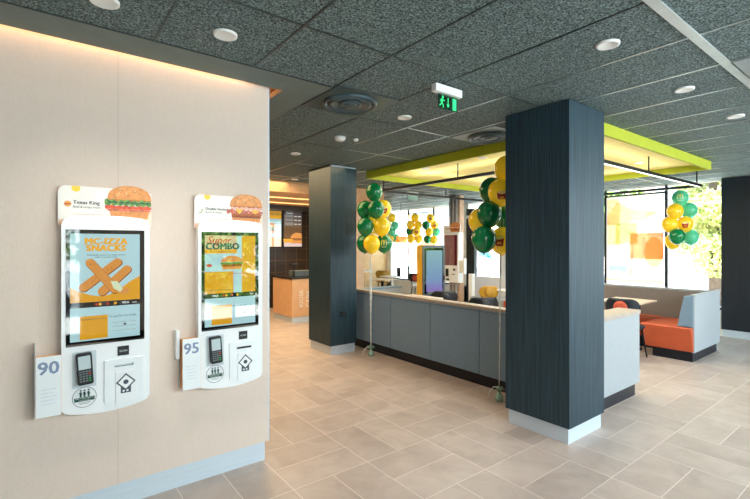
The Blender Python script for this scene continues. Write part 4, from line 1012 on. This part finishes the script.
#tree(4.6,-9.5,5.5,1.8,'green tree across the pavement behind the viewer, mirrored in the right kiosk',LEAF2,4,low=.12)
#tree(7.6,-10.5,5.5,1.9,'second green tree behind the viewer near the street',LEAF,5,low=.12)
tree(-.2,-10.5,6,1.9,'darker tree behind the viewer, mirrored in the left kiosk',LEAF,6,low=.2)
for x,y,l_,sd in ((4.4,-7.4,'leafy bush outside behind the viewer, mirrored in the right kiosk screen',11),(8.0,-7.6,'second leafy bush farther along the pavement behind the viewer',12)):
    tree(x,y,2.5,1.5,l_,mat('bush_leaf',(126,168,66),.6,var=.3,scale=1.5),sd,n=5000,low=.1,leaf=.09)
h=MB(); 
t=thing('building_facade',(32,14,-.12),'pale building with rows of windows across the street','building')
h.box(30,-4,-.12,36,42,9,mat('pale_facade',(222,206,196),.8)); h.build('wall',t)
for k in range(12):
    for r_ in range(2):
        MB().box(29.96,-2+3.6*k,1.0+3.4*r_,30,-.2+3.6*k,2.8+3.4*r_,mat('facade_pane',(176,196,206),.3)).build('window_pane',t)
t=thing('street_fence',(16.5,9,-.12),'low pale fence along the pavement outside the windows','fence')
m=MB()
for k in range(30): m.box(16.5,0+.6*k,-.12,16.54,.05+.6*k,.75,WHITEM)
m.box(16.49,0,.7,16.55,18,.78,WHITEM).box(16.49,0,.15,16.55,18,.2,WHITEM); m.build('railing',t)
# parked car behind the viewer
CARW=mat('white_car_paint',(236,238,240),.25,coat=.5)
t=thing('parked_car',(-1.0,-7.6,-.12),'white parked car behind the viewer, mirrored in the left kiosk','car')
prof=[(-2.1,.35),(-2.15,.75),(-1.9,.92),(-1.2,1.0),(-.6,1.42),(.7,1.48),(1.5,1.1),(2.05,.98),(2.15,.5),(2.1,.35),(1.75,.32),(1.6,.6),(1.3,.68),(1.0,.6),(.85,.3),(-.85,.3),(-1.0,.6),(-1.3,.68),(-1.6,.6),(-1.75,.32)]
MB().prism(prof,lambda u,v:(u,-.85,v),lambda u,v:(u,.85,v),CARW).build('body',t,world=False,bevel=.05)
MB().prism([(-1.1,1.0),(-.56,1.36),(.66,1.42),(1.35,1.08)],lambda u,v:(u,.851,v),lambda u,v:(u,.86,v),BLACK).build('side_window',t,world=False)
for sx in (-1.3,1.3):
    for sy in (-.78,.78):
        MB().cyl((sx,sy-.1,.32),(sx,sy+.1,.32),.32,BLACK,n=24).build('wheel',t,world=False)

# ================================================================= LIGHT
W=bpy.data.worlds.new('sky'); S.world=W; W.use_nodes=True; N=W.node_tree.nodes; L=W.node_tree.links; bg=N['Background']
tc=N.new('ShaderNodeTexCoord'); sp=N.new('ShaderNodeSeparateXYZ'); L.new(tc.outputs['Generated'],sp.inputs[0]); rp=N.new('ShaderNodeValToRGB'); L.new(sp.outputs[2],rp.inputs[0])
rp.color_ramp.elements[0].position=.0; rp.color_ramp.elements[0].color=(.92,.96,1,1); rp.color_ramp.elements[1].position=.7; rp.color_ramp.elements[1].color=(.50,.72,1,1)
L.new(rp.outputs[0],bg.inputs[0]); bg.inputs[1].default_value=3.6
def area(name,loc,rot,sx,sy,e,colr,portal=False,spread=None):
    l=bpy.data.lights.new(name,'AREA'); l.shape='RECTANGLE'; l.size=sx; l.size_y=sy; l.energy=e; l.color=colr
    if spread: l.spread=spread
    o=bpy.data.objects.new(name,l); COL.objects.link(o); o.location=loc; o.rotation_euler=rot
    if portal: l.cycles.is_portal=True
    return o
area('portal_front',(2.8,Y0-.05,1.4),(PI/2,0,0),12.8,2.6,1,(1,1,1),True)
area('portal_right',(X1+.04,6.7,1.6),(0,PI/2,0),2.3,9.4,1,(1,1,1),True)
sun=bpy.data.lights.new('sun','SUN'); sun.energy=15; sun.angle=.02; sun.color=(1,.95,.86); so_=bpy.data.objects.new('sun',sun); COL.objects.link(so_)
so_.rotation_euler=Vector((.55,.12,-1)).to_track_quat('-Z','Y').to_euler()
# added fill lamp inside the shop front, boosting the daylight behind the viewer
area('front_fill',(4.6,Y0+.2,2.27),(PI/2-.30,0,0),8.5,.7,150,(.84,.93,1),spread=2.6)
# cove lamp above the kiosk wall (warm)
area('cove_lamp',(-1.3,3.035,2.86),(PI*.38,0,0),5.0,.04,19,(1,.55,.25))
tag(MB().box(1.366,3.08,2.86,1.374,7.0,2.875,glow('cove_led',(255,150,70),24)).build('cove_led_strip'),'warm orange light strip glowing in the ceiling slot at the kiosk wall end','light strip')
# kitchen warm light
area('kitchen_lamp',(3.6,8.7,2.54),(0,0,0),3.2,1.2,70,(1,.72,.42))
area('kitchen_lamp_wash',(2.7,6.2,2.74),(0,0,0),1.8,2.4,60,(1,.66,.34))
for (x,y,rz_,ln) in ((5.7,RY0,0,2.9),(5.7,4.9,0,2.4),(4.9,4.0,PI/2,2.6),(7.1,4.0,PI/2,2.6)):
    area('raft_fill',(x,y if y>2.4 else 2.45,2.56),(PI,0,rz_),ln,.03,2.6,(1,.97,.88))  # added fill lamps brightening the cream raft panel, not part of the rail
area('far_ceiling_fill',(X1+.75,5.0,.12),(0,-.25,0),.9,13,1300,(1,.98,.94))  # added fill lamp for the far ceiling, standing in for sunlit pavement
# added area fill over the dining area, no fixture there
area('dining_fill',(5.8,3.8,2.72),(0,0,0),2.6,2.6,70,(1,.96,.88))

# ================================================================= CAMERA
cd=bpy.data.cameras.new('camera'); cam=bpy.data.objects.new('camera',cd); COL.objects.link(cam)
cam.location=(0,0,EYE); cam.rotation_euler=(PI/2,0,TH-PI/2)
cd.sensor_width=36; cd.lens=36*FPX/750; cd.shift_y=(HY-249.5)/750; cd.clip_start=.05; cd.clip_end=200
S.camera=cam
S.view_settings.view_transform='Standard'; S.view_settings.look='None'; S.view_settings.exposure=0.45; S.view_settings.gamma=1
S.cycles.max_bounces=8; S.cycles.diffuse_bounces=5; S.cycles.transparent_max_bounces=16; S.cycles.sample_clamp_indirect=6
